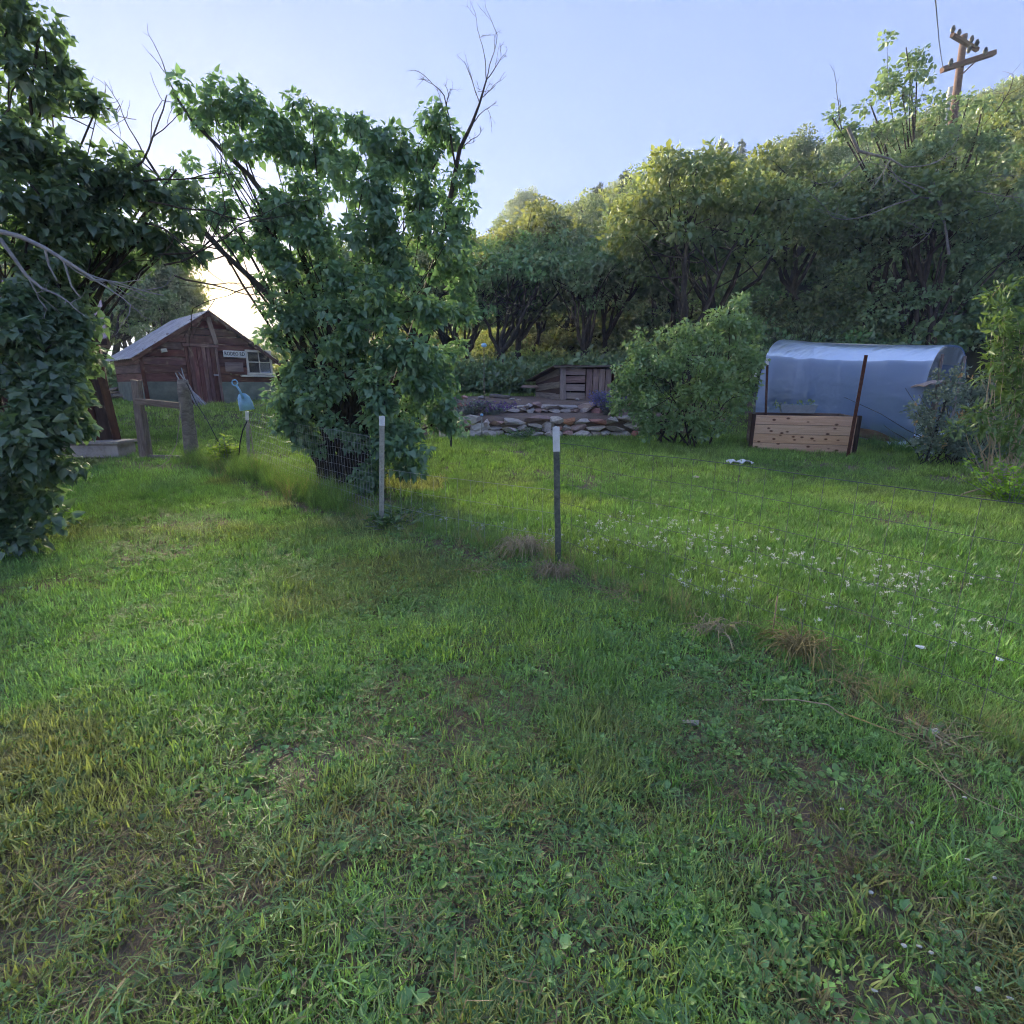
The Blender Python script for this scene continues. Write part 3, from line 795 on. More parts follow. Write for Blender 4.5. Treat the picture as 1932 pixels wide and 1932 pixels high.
M_HOSE = plain_mat('tan_rope', (0.36, 0.30, 0.22), 0.8)
M_LETTER = plain_mat('dark_sign_lettering', (0.035, 0.045, 0.06), 0.6)
M_SIGN = plain_mat('white_sign_plate', (0.62, 0.65, 0.64), 0.5)
M_POLE = wood_mat('creosoted_pole', [(0.3, (0.06, 0.030, 0.024)), (0.7, (0.13, 0.068, 0.05))], (1, 8, 8))
def glass_material():
    m, n, l, out = new_mat('window_glass')
    g = n('BsdfGlossy'); g.inputs['Roughness'].default_value = 0.06; g.inputs['Color'].default_value = (0.9, 0.92, 0.95, 1)
    t = n('BsdfTransparent'); t.inputs['Color'].default_value = (0.75, 0.78, 0.8, 1)
    f = n('Fresnel'); f.inputs['IOR'].default_value = 1.7
    a = n('Math', operation='ADD'); a.inputs[1].default_value = 0.12; l(f.outputs[0], a.inputs[0])
    mx = n('MixShader'); l(a.outputs[0], mx.inputs['Fac']); l(t.outputs[0], mx.inputs[1]); l(g.outputs[0], mx.inputs[2])
    l(mx.outputs[0], out.inputs['Surface'])
    return m
M_GLASS = glass_material()
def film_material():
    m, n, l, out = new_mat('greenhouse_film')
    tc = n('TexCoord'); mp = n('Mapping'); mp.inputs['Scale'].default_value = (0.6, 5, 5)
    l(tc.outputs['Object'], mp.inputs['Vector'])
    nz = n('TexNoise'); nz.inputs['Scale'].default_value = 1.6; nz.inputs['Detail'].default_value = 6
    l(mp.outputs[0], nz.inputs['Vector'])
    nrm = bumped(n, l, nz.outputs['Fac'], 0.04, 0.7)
    d = n('BsdfDiffuse'); d.inputs['Color'].default_value = (0.30, 0.44, 0.74, 1)  # blue of the reflected sky put into the film colour
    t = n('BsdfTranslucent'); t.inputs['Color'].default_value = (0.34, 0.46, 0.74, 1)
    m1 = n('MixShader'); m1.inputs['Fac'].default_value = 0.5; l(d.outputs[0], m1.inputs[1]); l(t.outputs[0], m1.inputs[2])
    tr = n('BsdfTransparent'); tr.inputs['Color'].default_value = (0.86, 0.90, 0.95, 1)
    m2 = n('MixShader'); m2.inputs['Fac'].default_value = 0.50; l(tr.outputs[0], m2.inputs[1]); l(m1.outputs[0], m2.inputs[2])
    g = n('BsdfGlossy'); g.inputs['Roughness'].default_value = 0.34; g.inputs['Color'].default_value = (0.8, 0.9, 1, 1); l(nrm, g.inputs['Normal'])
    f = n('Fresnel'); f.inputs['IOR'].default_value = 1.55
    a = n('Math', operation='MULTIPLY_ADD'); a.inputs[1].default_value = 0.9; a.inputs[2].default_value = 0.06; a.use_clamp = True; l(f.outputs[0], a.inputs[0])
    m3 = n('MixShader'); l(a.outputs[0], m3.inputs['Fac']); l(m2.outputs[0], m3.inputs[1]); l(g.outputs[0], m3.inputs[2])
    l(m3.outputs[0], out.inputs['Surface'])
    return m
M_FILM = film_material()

# ------------------------------------------------------------------ the red shed with the road sign
TH = math.radians(47)
S_D = Vector((math.cos(TH), math.sin(TH), 0)); S_N = Vector((math.sin(TH), -math.cos(TH), 0))
S_C = at(281, 768, 15.0); S_C.z = 0
SHED_M = Matrix.Translation(S_C) @ Matrix.Rotation(TH, 4, 'Z')
def fr(u, v, off=0.0):
    """where the shed front plane is met: distance along the front, height"""
    d = ray(u, v); o = Vector((0, 0, CAM_H)); c = S_C + S_N * off
    t = (c - o).dot(S_N) / d.dot(S_N)
    p_ = o + d * t
    return (p_ - S_C).dot(S_D), p_.z
def fw(w, z, off=0.0):
    q = S_C + S_D * w + S_N * off; return Vector((q.x, q.y, z))
HY = 0.0
xl, xr = 0.0, fr(520, 740)[0]
xk = fr(393, 600)[0]; zt = fr(393, 589)[1]
zl = fr(282, 667)[1]; zr = zl - .02
zb = fr(400, 767)[1]
depth = 3.4
shed = bpy.data.objects.new('wooden_shed', None); COL.objects.link(shed); place(shed, None, Matrix.Identity(4))
tag(shed, 'small red board shed with tin gable roof, plank door and grey-green lower sheeting', 'shed')
def roof_z(x):
    return zl + (zt - zl) * (x - xl) / (xk - xl) if x < xk else zt + (zr - zt) * (x - xk) / (xr - xk)
door_l, door_r = fr(362, 720)[0], fr(412, 720)[0]
door_t, door_b = fr(385, 654)[1], fr(385, 766)[1]
win_l, win_r = fr(467, 690)[0], fr(511, 690)[0]
win_t, win_b = fr(488, 663)[1], fr(488, 704)[1]
skirt = fr(310, 720)[1]
br = random.Random(5)
def wall_boards(mat):
    z = skirt
    while z < zt - .05:
        hgt = br.uniform(.19, .27)
        z1 = min(z + hgt, zt - .03)
        zm = (z + z1) / 2
        a = xl if zm < zl else xl + (xk - xl) * (zm - zl) / (zt - zl)
        b = xr if zm < zr else xr - (xr - xk) * (zm - zr) / (zt - zr)
        a += .03; b -= .03
        segs = [(a, b)]
        for (c0, c1, t0, t1) in ((door_l - .02, door_r + .02, door_b, door_t), (win_l - .02, win_r + .02, win_b, win_t)):
            if zm < t1 and zm > t0:
                new = []
                for (p, q) in segs:
                    if c0 > p: new.append((p, min(q, c0)))
                    if c1 < q: new.append((max(p, c1), q))
                segs = new
        for (p, q) in segs:
            if q - p > .12:
                cuts = [p] + sorted([br.uniform(p, q) for _ in range(1 if q - p > 2 else 0)]) + [q]
                for s0, s1 in zip(cuts[:-1], cuts[1:]):
                    if s1 - s0 > .1:
                        bar('board', (s0 + .004, HY + br.uniform(-.012, .016), zm), (s1 - .004, HY + br.uniform(-.012, .016), zm + br.uniform(-.014, .014)), (z1 - z) - .014, .03, mat, shed, (0, -1, 0), .004)
        z = z1
wall_boards(M_RED)
# left side: boards above, sheeting below; far side and back close the body
z = skirt
while z < zl - .06:
    z1 = min(z + br.uniform(.2, .27), zl - .02)
    bar('side_board', (xl, HY + .02, (z + z1) / 2), (xl, HY + depth, (z + z1) / 2), z1 - z - .012, .03, M_RED, shed, (-1, 0, 0), .004)
    z = z1
bar('side_sheeting', (xl - .01, HY + .02, (skirt + zb) / 2 - .1), (xl - .01, HY + depth, (skirt + zb) / 2 - .1), skirt - zb + .2, .025, M_TAR, shed, (-1, 0, 0), .004)
bar('far_wall', (xr - .02, HY + .02, (zr + zb) / 2 - .1), (xr - .02, HY + depth, (zr + zb) / 2 - .1), zr - zb + .2, .03, M_BROWN, shed, (1, 0, 0))
for yy, nm in ((HY + depth, 'back_wall'),):
    build(nm, [(xl, yy, zb - .2), (xr, yy, zb - .2), (xr, yy, zr), (xk, yy, zt), (xl, yy, zl), (xl, yy + .05, zb - .2), (xr, yy + .05, zb - .2), (xr, yy + .05, zr), (xk, yy + .05, zt), (xl, yy + .05, zl)],
          [(0, 1, 2, 3, 4), (9, 8, 7, 6, 5)] + [(i, (i + 1) % 5, 5 + (i + 1) % 5, 5 + i) for i in range(5)], M_BROWN, shed)
for s0, s1 in ((xl + .03, door_l - .09), (door_r + .09, xr + .02)):
    bar('skirt_panel', (s0, HY - .012, (zb - .12 + skirt) / 2), (s1, HY - .012, (zb - .12 + skirt) / 2), skirt - zb + .12, .025, M_TAR, shed, (0, -1, 0), .004)
bar('corner_board', (xl, HY - .03, zb - .1), (xl, HY - .03, zl - .03), .10, .04, M_RED, shed, (0, -1, 0), .008)
door = bpy.data.objects.new('door', None); COL.objects.link(door); place(door, shed, Matrix.Translation(((door_l + door_r) / 2, HY, door_b)))
nb = 6; wdt = (door_r - door_l) / nb
for k in range(nb):
    x = door_l + (k + .5) * wdt
    bar('door_board', (x, HY - .012 + br.uniform(-.006, .006), door_b), (x + br.uniform(-.008, .008), HY - .012, door_t - .02), wdt - .008, .025, M_RED_DOOR, door, (0, -1, 0), .003)
bar('latch', ((door_r - .12), HY - .04, (door_b + door_t) / 2 + .05), (door_r + .02, HY - .04, (door_b + door_t) / 2 + .05), .04, .02, M_TIN, door, (0, -1, 0))
for x in (door_l - .045, door_r + .045):
    bar('door_casing', (x, HY - .03, door_b), (x + .0, HY - .03, door_t + .04), .08, .03, M_RED_DOOR, shed, (0, -1, 0), .004)
bar('door_casing', (door_l - .12, HY - .035, door_t + .03), (door_r + .12, HY - .035, door_t + .02), .09, .04, M_RED_DOOR, shed, (0, -1, 0), .004)
bar('threshold', (door_l - .3, HY - .08, door_b - .05), (door_r + .25, HY - .08, door_b - .05), .1, .12, M_PINK_WOOD, shed, (0, -1, 0))
# window
wnd = bpy.data.objects.new('window', None); COL.objects.link(wnd); place(wnd, shed, Matrix.Translation(((win_l + win_r) / 2, HY, win_b)))
for p0, p1, w in (((win_l, win_b - .02), (win_r, win_b - .02), .07), ((win_l, win_t), (win_r, win_t), .07)):
    bar('window_frame', (p0[0] - .04, HY - .03, p0[1]), (p1[0] + .04, HY - .03, p1[1]), w, .05, M_CREAM, wnd, (0, -1, 0))
for x in (win_l, win_r):
    bar('window_frame', (x, HY - .028, win_b + .02), (x, HY - .028, win_t - .035), .06, .05, M_CREAM, wnd, (0, -1, 0))
xm = (win_l + win_r) / 2; zm = (win_t + win_b) / 2
bar('glazing_bar', (win_l + .03, HY - .022, zm), (win_r - .03, HY - .022, zm), .03, .03, M_CREAM, wnd, (0, -1, 0))
bar('glazing_bar', (xm, HY - .019, win_b + .02), (xm, HY - .019, win_t - .03), .026, .03, M_CREAM, wnd, (0, -1, 0))
for x0, x1 in ((win_l + .03, xm - .013), (xm + .013, win_r - .03)):
    for z0, z1 in ((win_b + .015, zm - .015), (zm + .015, win_t - .035)):
        bar('pane', (x0, HY - .01, (z0 + z1) / 2), (x1, HY - .01, (z0 + z1) / 2), z1 - z0, .004, M_GLASS, wnd, (0, -1, 0))
bar('white_card', (xm + .04, HY + .02, (win_b + zm) / 2), (win_r - .04, HY + .02, (win_b + zm) / 2), (zm - win_b) * .9, .01, M_WHITE, wnd, (0, -1, 0))
bar('window_sill', (win_l - .25, HY - .06, win_b - .09), (win_r + .25, HY - .06, win_b - .10), .06, .10, M_CREAM, shed, (0, -1, 0))
# roof sheets, rafters' edge
roof = bpy.data.objects.new('roof', None); COL.objects.link(roof); place(roof, shed, Matrix.Translation((xk, HY, zt)))
def roof_sheet(x0, z0, x1, z1, y0, y1, nrib):
    """corrugated sheet between two slope ends"""
    n = 24; Vv = []; amp = .014
    dx, dz = x1 - x0, z1 - z0; L = math.hypot(dx, dz); nx_, nz_ = -dz / L, dx / L
    if nz_ < 0: nx_, nz_ = -nx_, -nz_
    for low in (0, .008):
        for k in range(n + 1):
            y = y0 + (y1 - y0) * k / n
            o = amp * math.sin(k / n * nrib * math.pi) - low
            for (x, z) in ((x0, z0), (x1, z1)):
                Vv.append((x + nx_ * (o + .03), y, z + nz_ * (o + .03)))
    m = 2 * (n + 1); Ff = []
    for k in range(n):
        a = 2 * k
        Ff.append((a, a + 1, a + 3, a + 2)); Ff.append((m + a + 2, m + a + 3, m + a + 1, m + a))
        Ff.append((a, a + 2, m + a + 2, m + a)); Ff.append((a + 1, m + a + 1, m + a + 3, a + 3))
    Ff.append((0, 1, m + 1, m)); Ff.append((2 * n, m + 2 * n, m + 2 * n + 1, 2 * n + 1))
    return Vv, Ff
sl = (zt - zl) / (xk - xl); srr = (zt - zr) / (xr - xk)
for (x0, z0, x1, z1) in ((xl - .26, zl - .26 * sl, xk + .02, zt + .02), (xr + .22, zr - .22 * srr, xk - .02, zt + .02)):
    for k in range(5):
        y0 = HY - .16 + k * (depth + .4) / 5
        Vv, Ff = roof_sheet(x0, z0 + .004 * (k % 2), x1, z1 + .004 * (k % 2), y0, y0 + (depth + .4) / 5 + .05, 7)
        build('roof_sheet', Vv, Ff, M_TIN, roof, smooth=False)
bar('rake_board', (xl - .24, HY - .15, zl - .24 * sl - .05), (xk, HY - .15, zt - .04), .10, .03, M_RED, roof, (0, -1, 0))
bar('rake_board', (xr + .2, HY - .15, zr - .2 * srr - .05), (xk + .02, HY - .152, zt - .04), .10, .03, M_RED, roof, (0, -1, 0))
bar('trim_board', (xk - .02, HY - .03, zt - .14), (xk + .12, HY - .03, door_t + .09), .13, .03, M_PINK_WOOD, shed, (0, -1, 0), .006)
lw, lz = fr(303, 662); bar('porch_lamp', (lw, -.05, lz), (lw + .14, -.05, lz + .03), .10, .08, M_CREAM, shed, (0, -1, 0))
for (u, v, hh) in [(440, 692, .0)]:
    w0, z0 = fr(424, 692); w1, _ = fr(458, 692)
    bar('faded_board', (w0, -.032, z0), (w1, -.032, z0), .28, .012, M_PINK_WOOD, shed, (0, -1, 0))
shed.matrix_basis = SHED_M; WORLD[shed.name] = SHED_M
w0, z0 = fr(420, 667); w1, z1 = fr(462.5, 669)
sg = root('street_sign', 'white rectangular road sign with dark letters on the red shed front', 'sign', fw((w0 + w1) / 2, z0, .05))
bar('plate', fw(w0, z0, .05), fw(w1, z1, .05), .20, .012, M_SIGN, sg, S_N)
fc = bpy.data.curves.new('lettering', 'FONT'); fc.body = 'RODEO RD'; fc.size = .155; fc.extrude = .002; fc.align_x = 'CENTER'; fc.align_y = 'CENTER'; fc.offset = .004; fc.resolution_u = 2
fo = bpy.data.objects.new('lettering_curve', fc); COL.objects.link(fo)
bpy.context.view_layer.update()
lme = bpy.data.meshes.new_from_object(fo.evaluated_get(bpy.context.evaluated_depsgraph_get())); lme.name = 'lettering'
COL.objects.unlink(fo); bpy.data.objects.remove(fo)
lme.materials.clear(); lme.materials.append(M_LETTER)
tx = max(v.co.x for v in lme.vertices) - min(v.co.x for v in lme.vertices); kx = (w1 - w0) * .90 / tx
mid = (fw(w0, z0, .05) + fw(w1, z1, .05)) / 2
put('lettering', lme, sg, Matrix.Translation(mid + S_N * .010) @ Matrix.Rotation(TH, 4, 'Z') @ Matrix.Rotation(math.radians(90), 4, 'X') @ Matrix.Diagonal((kx, 1, 1, 1)))

# peeled sticks leaning on the shed front
stick_words = ['leftmost', 'second', 'third', 'fourth', 'fifth', 'rightmost']
for k, (u0, v0, u1, v1) in enumerate([(331, 704, 366, 771), (337, 702, 372, 773), (342, 694, 377, 775), (347, 718, 383, 772), (352, 724, 389, 770), (357, 733, 395, 774)]):
    w_, z_ = fr(u0, v0, .06); a = fw(w_, z_, .06)
    w_, z_ = fr(u1, v1, .6); b = fw(w_, z_, .6); b.z = gz(b.x, b.y) + .01
    o = rod('leaning_stick', bent(np.array(b), np.array(a), .02, 5), np.linspace(.026, .017, 5), M_PALE_STICK, None, 6)
    tag(o, f'pale peeled stick leaning on the shed front, {stick_words[k]} of the six', 'stick', 'sticks leaning on the red shed')
# woodpile behind the shed corner
wp = random.Random(3)
pile_c = Vector((at(222, 745, 17.5).x, 17.5, 0))
n_l = 0
for k in range(16):
    x = pile_c.x + wp.uniform(-.9, .5); y = 17.4 + wp.uniform(-.4, .6); zz = gz(x, y) + .06 + .09 * (k // 5)
    a = wp.uniform(-.5, .5); L = wp.uniform(.35, .6)
    o = rod('split_log', [(x - L * math.cos(a), y - L * math.sin(a), zz), (x, y, zz + wp.uniform(-.02, .03)), (x + L * math.cos(a), y + L * math.sin(a), zz + wp.uniform(-.04, .08))], [.05, .055, .05], M_GREY_WOOD, None, 6)
    tag(o, 'pale weathered log in the heap left of the shed corner', 'log', 'logs heaped beside the shed')

# ------------------------------------------------------------------ the dark cabin corner at the left
CY = 9.9
cx = at(211, 800, CY).x; cz = gz(cx, CY) + .30
ce = at(224, 637, CY - .3).z
cabin = root('log_cabin', 'dark brown plank cabin corner under a faded pink tin roof behind the left lilac', 'cabin', (cx, CY, cz))
nbd = 13
for k in range(nbd):
    x1 = cx - k * .22; x0 = x1 - .212
    bar('wall_plank', ((x0 + x1) / 2, CY + br.uniform(-.01, .01), cz), ((x0 + x1) / 2 + br.uniform(-.01, .01), CY + br.uniform(-.01, .01), ce), .212, .04, M_BROWN, cabin, (0, -1, 0), .004)
for k in range(9):
    y0 = CY + .04 + k * .25
    bar('wall_plank', (cx - .02, y0 + .125, cz), (cx - .02, y0 + .125, ce + .03), .24, .04, M_BROWN, cabin, (1, 0, 0), .004)
bar('corner_post', (cx + .05, CY - .04, cz - .02), (cx - .04, CY - .04, ce), .13, .10, M_BROWN, cabin, (0, -1, 0), .01)
build('back_wall', [(cx - 2.85, CY + 2.3, cz), (cx, CY + 2.3, cz), (cx, CY + 2.3, ce + .3), (cx - 2.85, CY + 2.3, ce + .3), (cx - 2.85, CY + .05, cz), (cx - 2.85, CY + .05, ce + .3)], [(0, 1, 2, 3), (0, 3, 5, 4)], M_BROWN, cabin)
croof = bpy.data.objects.new('roof', None); COL.objects.link(croof); place(croof, cabin, Matrix.Translation((cx - 1.4, CY, ce)))
for side in (0, 1):
    for k in range(4):
        x1 = cx + .17 - k * .82; x0 = x1 - .86
        n = 12; Vv = []
        for j in range(n + 1):
            x = x0 + (x1 - x0) * j / n; o = .016 * math.sin(j * math.pi / 1.5) + .003 * (k % 2)
            if side == 0: Vv += [(x, CY - .35, ce + .02 + o), (x, CY + 1.15, ce + 1.05 + o), (x, CY - .35, ce - .0 + o), (x, CY + 1.15, ce + 1.03 + o)]
            else: Vv += [(x, CY + 2.65, ce + .02 + o), (x, CY + 1.13, ce + 1.05 + o), (x, CY + 2.65, ce + o), (x, CY + 1.13, ce + 1.03 + o)]
        Ff = []
        for j in range(n):
            a = 4 * j
            Ff += [(a, a + 1, a + 5, a + 4), (a + 2, a + 6, a + 7, a + 3), (a, a + 4, a + 6, a + 2)]
        build('roof_sheet', Vv, Ff, M_PINK_TIN, croof)
bar('eave_board', (cx - 3.0, CY - .33, ce - .06), (cx + .16, CY - .33, ce - .06), .12, .03, M_DARK_POST, croof, (0, -1, 0))
build('gable_board', [(cx - .01, CY, ce), (cx - .01, CY + 2.3, ce), (cx - .01, CY + 1.14, ce + .85), (cx - .05, CY, ce), (cx - .05, CY + 2.3, ce), (cx - .05, CY + 1.14, ce + .85)], [(0, 1, 2), (5, 4, 3), (0, 3, 4, 1), (1, 4, 5, 2), (2, 5, 3, 0)], M_BROWN, cabin)
CAB_R = Matrix.Translation((cx, CY, cz)) @ Matrix.Rotation(math.radians(36), 4, 'Z')
cabin.matrix_basis = CAB_R
st = root('stone_step', 'pale block step under the dark cabin corner', 'step', (at(190, 858, CY).x, CY - .2, gz(cx, CY)))
sx1 = at(233, 850, CY - .3).x
bar('block', (sx1 - 2.4, CY - .12, cz - .19), (sx1 - .06, CY - .12, cz - .19), .30, .46, M_CONCRETE, st, (0, -1, 0), .006)
bar('cap_slab', (sx1 - 2.45, CY - .15, cz - .025), (sx1, CY - .15, cz - .025), .05, .52, M_CONCRETE, st, (0, -1, 0), .004)

# ------------------------------------------------------------------ gateway in the fence
GYY = 9.4
gt = root('wooden_gateway', 'old grey wooden gateway of leaning posts with one rail', 'gateway', (at(310, 862, GYY).x, GYY, gz(at(310, 862, GYY).x, GYY)))
def ground_pt(u, Y):
    p = at(u, 860, Y); return Vector((p.x, Y, gz(p.x, Y)))
pl0 = ground_pt(272, GYY + .15); pl1 = at(255, 716, GYY + .15)
bar('post', pl0 + Vector((0, 0, -.05)), pl1, .15, .11, M_POST_WOOD, gt, (0, -1, 0), .012)
pi0 = ground_pt(283, GYY + .35); pi1 = at(271, 775, GYY + .35)
bar('brace_post', pi0 + Vector((0, 0, -.05)), pi1, .08, .08, M_POST_WOOD, gt, (0, -1, 0), .008)
pr0 = ground_pt(363, GYY - .1); pr1 = at(344, 716, GYY - .1)
q = np.linspace(0, 1, 9)[:, None]
pp = np.array(pr0)[None] * (1 - q) + np.array(pr1)[None] * q; pp[0, 2] -= .05
rod('round_post', pp, [.135, .12, .115, .11, .108, .106, .104, .10, .085], M_POST_WOOD, gt, 12, wob=.005)
bar('rail', at(258, 757, GYY + .1), at(345, 766, GYY - .02), .11, .05, M_POST_WOOD, gt, (0, -1, 0), .006)
bar('sill', ground_pt(283, GYY + .1) + Vector((0, 0, .04)), ground_pt(362, GYY) + Vector((0, 0, .03)), .09, .06, M_GREY_WOOD, gt, (0, -1, 0), .006)
p = [at(352, 722, GYY - .2), at(370, 760, GYY - .25), at(392, 795, GYY - .3), at(418, 832, GYY - .45)]
p[-1].z = gz(p[-1].x, p[-1].y) + .25
tag(rod('guy_cable', [tuple(x) for x in p], .008, M_BLACK, None, 6), 'dark cable slanting from the round gate post to the ground', 'cable')
p = [at(341, 760, GYY - .25), at(338, 800, GYY - .25), at(333, 838, GYY - .35), at(318, 868, GYY - .6), at(303, 880, GYY - .8), at(292, 884, GYY - .9)]
for k in (3, 4, 5): p[k].z = max(p[k].z, gz(p[k].x, p[k].y) + .02)
tag(rod('rope_end', [tuple(x) for x in p], .007, M_HOSE, None, 6), 'tan rope hanging by the gateway and trailing on the grass', 'rope')

# ------------------------------------------------------------------ posts
def tee_post(label, base, top, white, mat=None, w=.045, name='fence_post', group='steel fence posts'):
    base = Vector(base); top = Vector(top)
    r = root(name, label, 'post', base, group)
    d = (top - base); L = d.length; d.normalize()
    M, _ = frame(base - d * .1, top, (0, -1, 0))
    a, b, c = w, .007, .05   # flange half, web, depth
    sec = [(-a / 2, -b), (a / 2, -b), (a / 2, 0), (b, .004), (b, c * .8), (-b, c * .8), (-b, .004), (-a / 2, 0)]
    V = []; Lw = L + .1; cut = Lw - white
    for x in (0, cut):
        V += [(x, y, -zz) for y, zz in sec]
    F = [(i, (i + 1) % 8, 8 + (i + 1) % 8, 8 + i) for i in range(8)] + [tuple(range(7, -1, -1)), tuple(range(8, 16))]
    put('shaft', mesh_of('shaft', V, F, mat or M_GREEN_POST), r, M)
    if white > 0:
        e = 1.12
        V = []
        for x in (cut, Lw):
            V += [(x, y * e, -zz * e + .0015) for y, zz in sec]
        put('painted_tip', mesh_of('painted_tip', V, F, M_WHITE), r, M)
    V = []; F = []
    for k in range(int(L / .055)):
        x = .12 + k * .055; o = len(V)
        if x > cut - .02: break
        V += [(x, -.008, .002), (x, .008, .002), (x + .02, .008, .002), (x + .02, -.008, .002), (x + .004, -.006, .010), (x + .004, .006, .010), (x + .016, .006, .010), (x + .016, -.006, .010)]
        F += [(o, o + 1, o + 5, o + 4), (o + 1, o + 2, o + 6, o + 5), (o + 2, o + 3, o + 7, o + 6), (o + 3, o, o + 4, o + 7), (o + 4, o + 5, o + 6, o + 7)]
    if V:
        put('studs', mesh_of('studs', V, F, mat or M_GREEN_POST), r, M)
    return r
A0 = ground_at(720, 988); B0 = ground_at(1053, 1062)
tee_post('pale green steel fence post with white tip in front of the tall lilac', A0, at(721, 785, A0.y), .10, M_STEEL, .055)
tee_post('brown-green steel fence post with long white tip in mid lawn, nearest the camera', B0, at(1049, 805, B0.y), .20, None, .05)
Sp = Vector((at(468, 865, 8.6).x, 8.6, 0)); Sp.z = gz(Sp.x, 8.6)
tee_post('steel fence post with white tip beside the blue shovel', Sp, at(466, 776, 8.6), .14, M_STEEL, .05)
p = ground_at(851, 849); tee_post('short dark steel stake at the end of the stone wall', p, at(851, 790, p.y), 0, M_BLACK, .035)
for (u, vt, Y, lab, wt_, mt) in [(1425, 690, 11.0, 'thin grey-green post with white tip left of the greenhouse', .22, M_GREEN_POST), (1447, 676, 11.4, 'brown post with pale tip at the greenhouse corner', .14, M_RUST)]:
    b = at(u, 800, Y); b.z = gz(b.x, Y); tee_post(lab, b, at(u + 1, vt, Y), wt_, mt, .05)
b = at(1609, 800, 9.55); b.z = gz(b.x, 9.55)
tee_post('tall rusty post leaning at the corner of the cedar planter', b, at(1634, 670, 9.55), 0, M_RUST, .06)
b = at(1752, 850, 8.9); b.z = gz(b.x, 8.9)
tee_post('dark leaning post in front of the rose bush', b, at(1790, 740, 9.0), 0, M_BLACK, .05)

# blue plastic shovel hung on the post, with handle
shv = root('plastic_shovel', 'light blue plastic shovel propped blade down on the fence post', 'shovel', at(463, 775, 8.5))
bl_c = at(464, 760, 8.5)
n = 9; V = []; F = []
prof = [(-1, .0), (-.96, .45), (-.80, .78), (-.45, .97), (0, 1.02), (.45, .97), (.80, .78), (.96, .45), (1, 0)]
for layer in (0, 1):
    for j, fr in enumerate((0, .5, 1.0)):
        for (px, pz) in prof:
            xx = px * .125 * (1 if j < 2 else .98)
            zz = pz * fr
            V.append((xx, -.02 * math.cos(px * 1.3) + (.006 if layer else 0) + .03 * px * px, zz * .27 - .0))
m3 = 27
for j in range(2):
    for k in range(8):
        a = j * 9 + k
        F.append((a, a + 1, a + 10, a + 9)); F.append((m3 + a + 9, m3 + a + 10, m3 + a + 1, m3 + a))
for k in range(8):
    F.append((18 + k, 18 + k + 1, m3 + 18 + k + 1, m3 + 18 + k)); F.append((k + 1, k, m3 + k, m3 + k + 1))
Mb = Matrix.Translation(at(465, 774, 8.5)) @ Matrix.Rotation(math.radians(-8), 4, 'Y')
put('blade', mesh_of('blade', V, F, M_BLUE, smooth=True), shv, Mb)
rod('handle', [tuple(at(459, 752, 8.47)), tuple(at(452, 736, 8.46)), tuple(at(446, 727, 8.45))], [.02, .017, .016], M_BLUE, shv)
g0 = at(446, 727, 8.45)
ang = np.linspace(0, 2 * np.pi, 13)
gp = [(g0.x + .045 * math.cos(t) - .02, g0.y, g0.z + .045 * math.sin(t) + .04) for t in ang]
rod('grip', gp, .012, M_BLUE, shv, 6)
for pts, lab in (([(466, 795), (458, 812), (453, 835), (450, 868)], 'dark cane bowed out left of the shovel post'), ([(469, 795), (474, 820), (477, 850), (485, 872), (520, 880)], 'dark hose bowed out right of the shovel post')):
    q = [at(u, v, 8.45) for u, v in pts]
    for x in q: x.z = max(x.z, gz(x.x, x.y) + .02)
    tag(rod('bent_cane', [tuple(x) for x in q], .011, M_BLACK if 'cane' in lab else M_HOSE, None, 6), lab, 'cane')

# ------------------------------------------------------------------ wire fence
def fence_span(label, path, h, top_off=0.0, n_rows=9, step=.052, mat=None):
    mat = mat or M_WIRE
    P = []
    for (x0, y0), (x1, y1) in zip(path[:-1], path[1:]):
        L = math.hypot(x1 - x0, y1 - y0); k = max(1, int(L / step))
        for i in range(k): P.append((x0 + (x1 - x0) * i / k, y0 + (y1 - y0) * i / k))
    P.append(path[-1])
    P = np.array(P); G = height(P[:, 0], P[:, 1])
    wob = .02 * (fbm(P[:, 0] * 2, P[:, 1] * 2, 5, 2) - .5)
    r = root('wire_fence', label, 'fence', (P[:, 0].mean(), P[:, 1].mean(), G.mean()), 'wire fence spans')
    lines_ = []
    rows = np.linspace(.03, 1, n_rows) ** 1.0 * h
    for z_ in rows:
        q = np.stack([P[:, 0], P[:, 1] + wob, G + z_ + top_off], -1)
        lines_.append((q, np.full(len(q), .0017 if z_ < h * .99 else .0023)))
    V, F = tubes_geo(lines_, 3); build('line_wires', V, F, mat, r)
    lines_ = []
    for i in range(0, len(P), 1):
        q = np.array([[P[i, 0], P[i, 1] + wob[i] + .002, G[i] + .0], [P[i, 0], P[i, 1] + wob[i] + .002, G[i] + h * .5], [P[i, 0], P[i, 1] + wob[i] + .002, G[i] + h]])
        lines_.append((q, np.full(3, .0014)))
    V, F = tubes_geo(lines_, 3); build('stay_wires', V, F, mat, r)
    return r
fence_span('fine wire mesh stretched before the tall lilac up to the pale post', [(Sp.x, Sp.y), (A0.x - .1, A0.y + .1)], .95, step=.07, n_rows=10, mat=M_WIRE_PALE)
fence_span('wire mesh sagging between the two white-tipped posts', [(A0.x, A0.y + .03), (B0.x, B0.y + .03)], .62, n_rows=4, step=.16, mat=M_WIRE_PALE)
fence_span('wire fence running from the mid lawn post out at the right edge', [(B0.x, B0.y + .03), (1.62, 2.62), (2.16, 1.84), (2.9, .8)], 1.02, n_rows=7, step=.15)

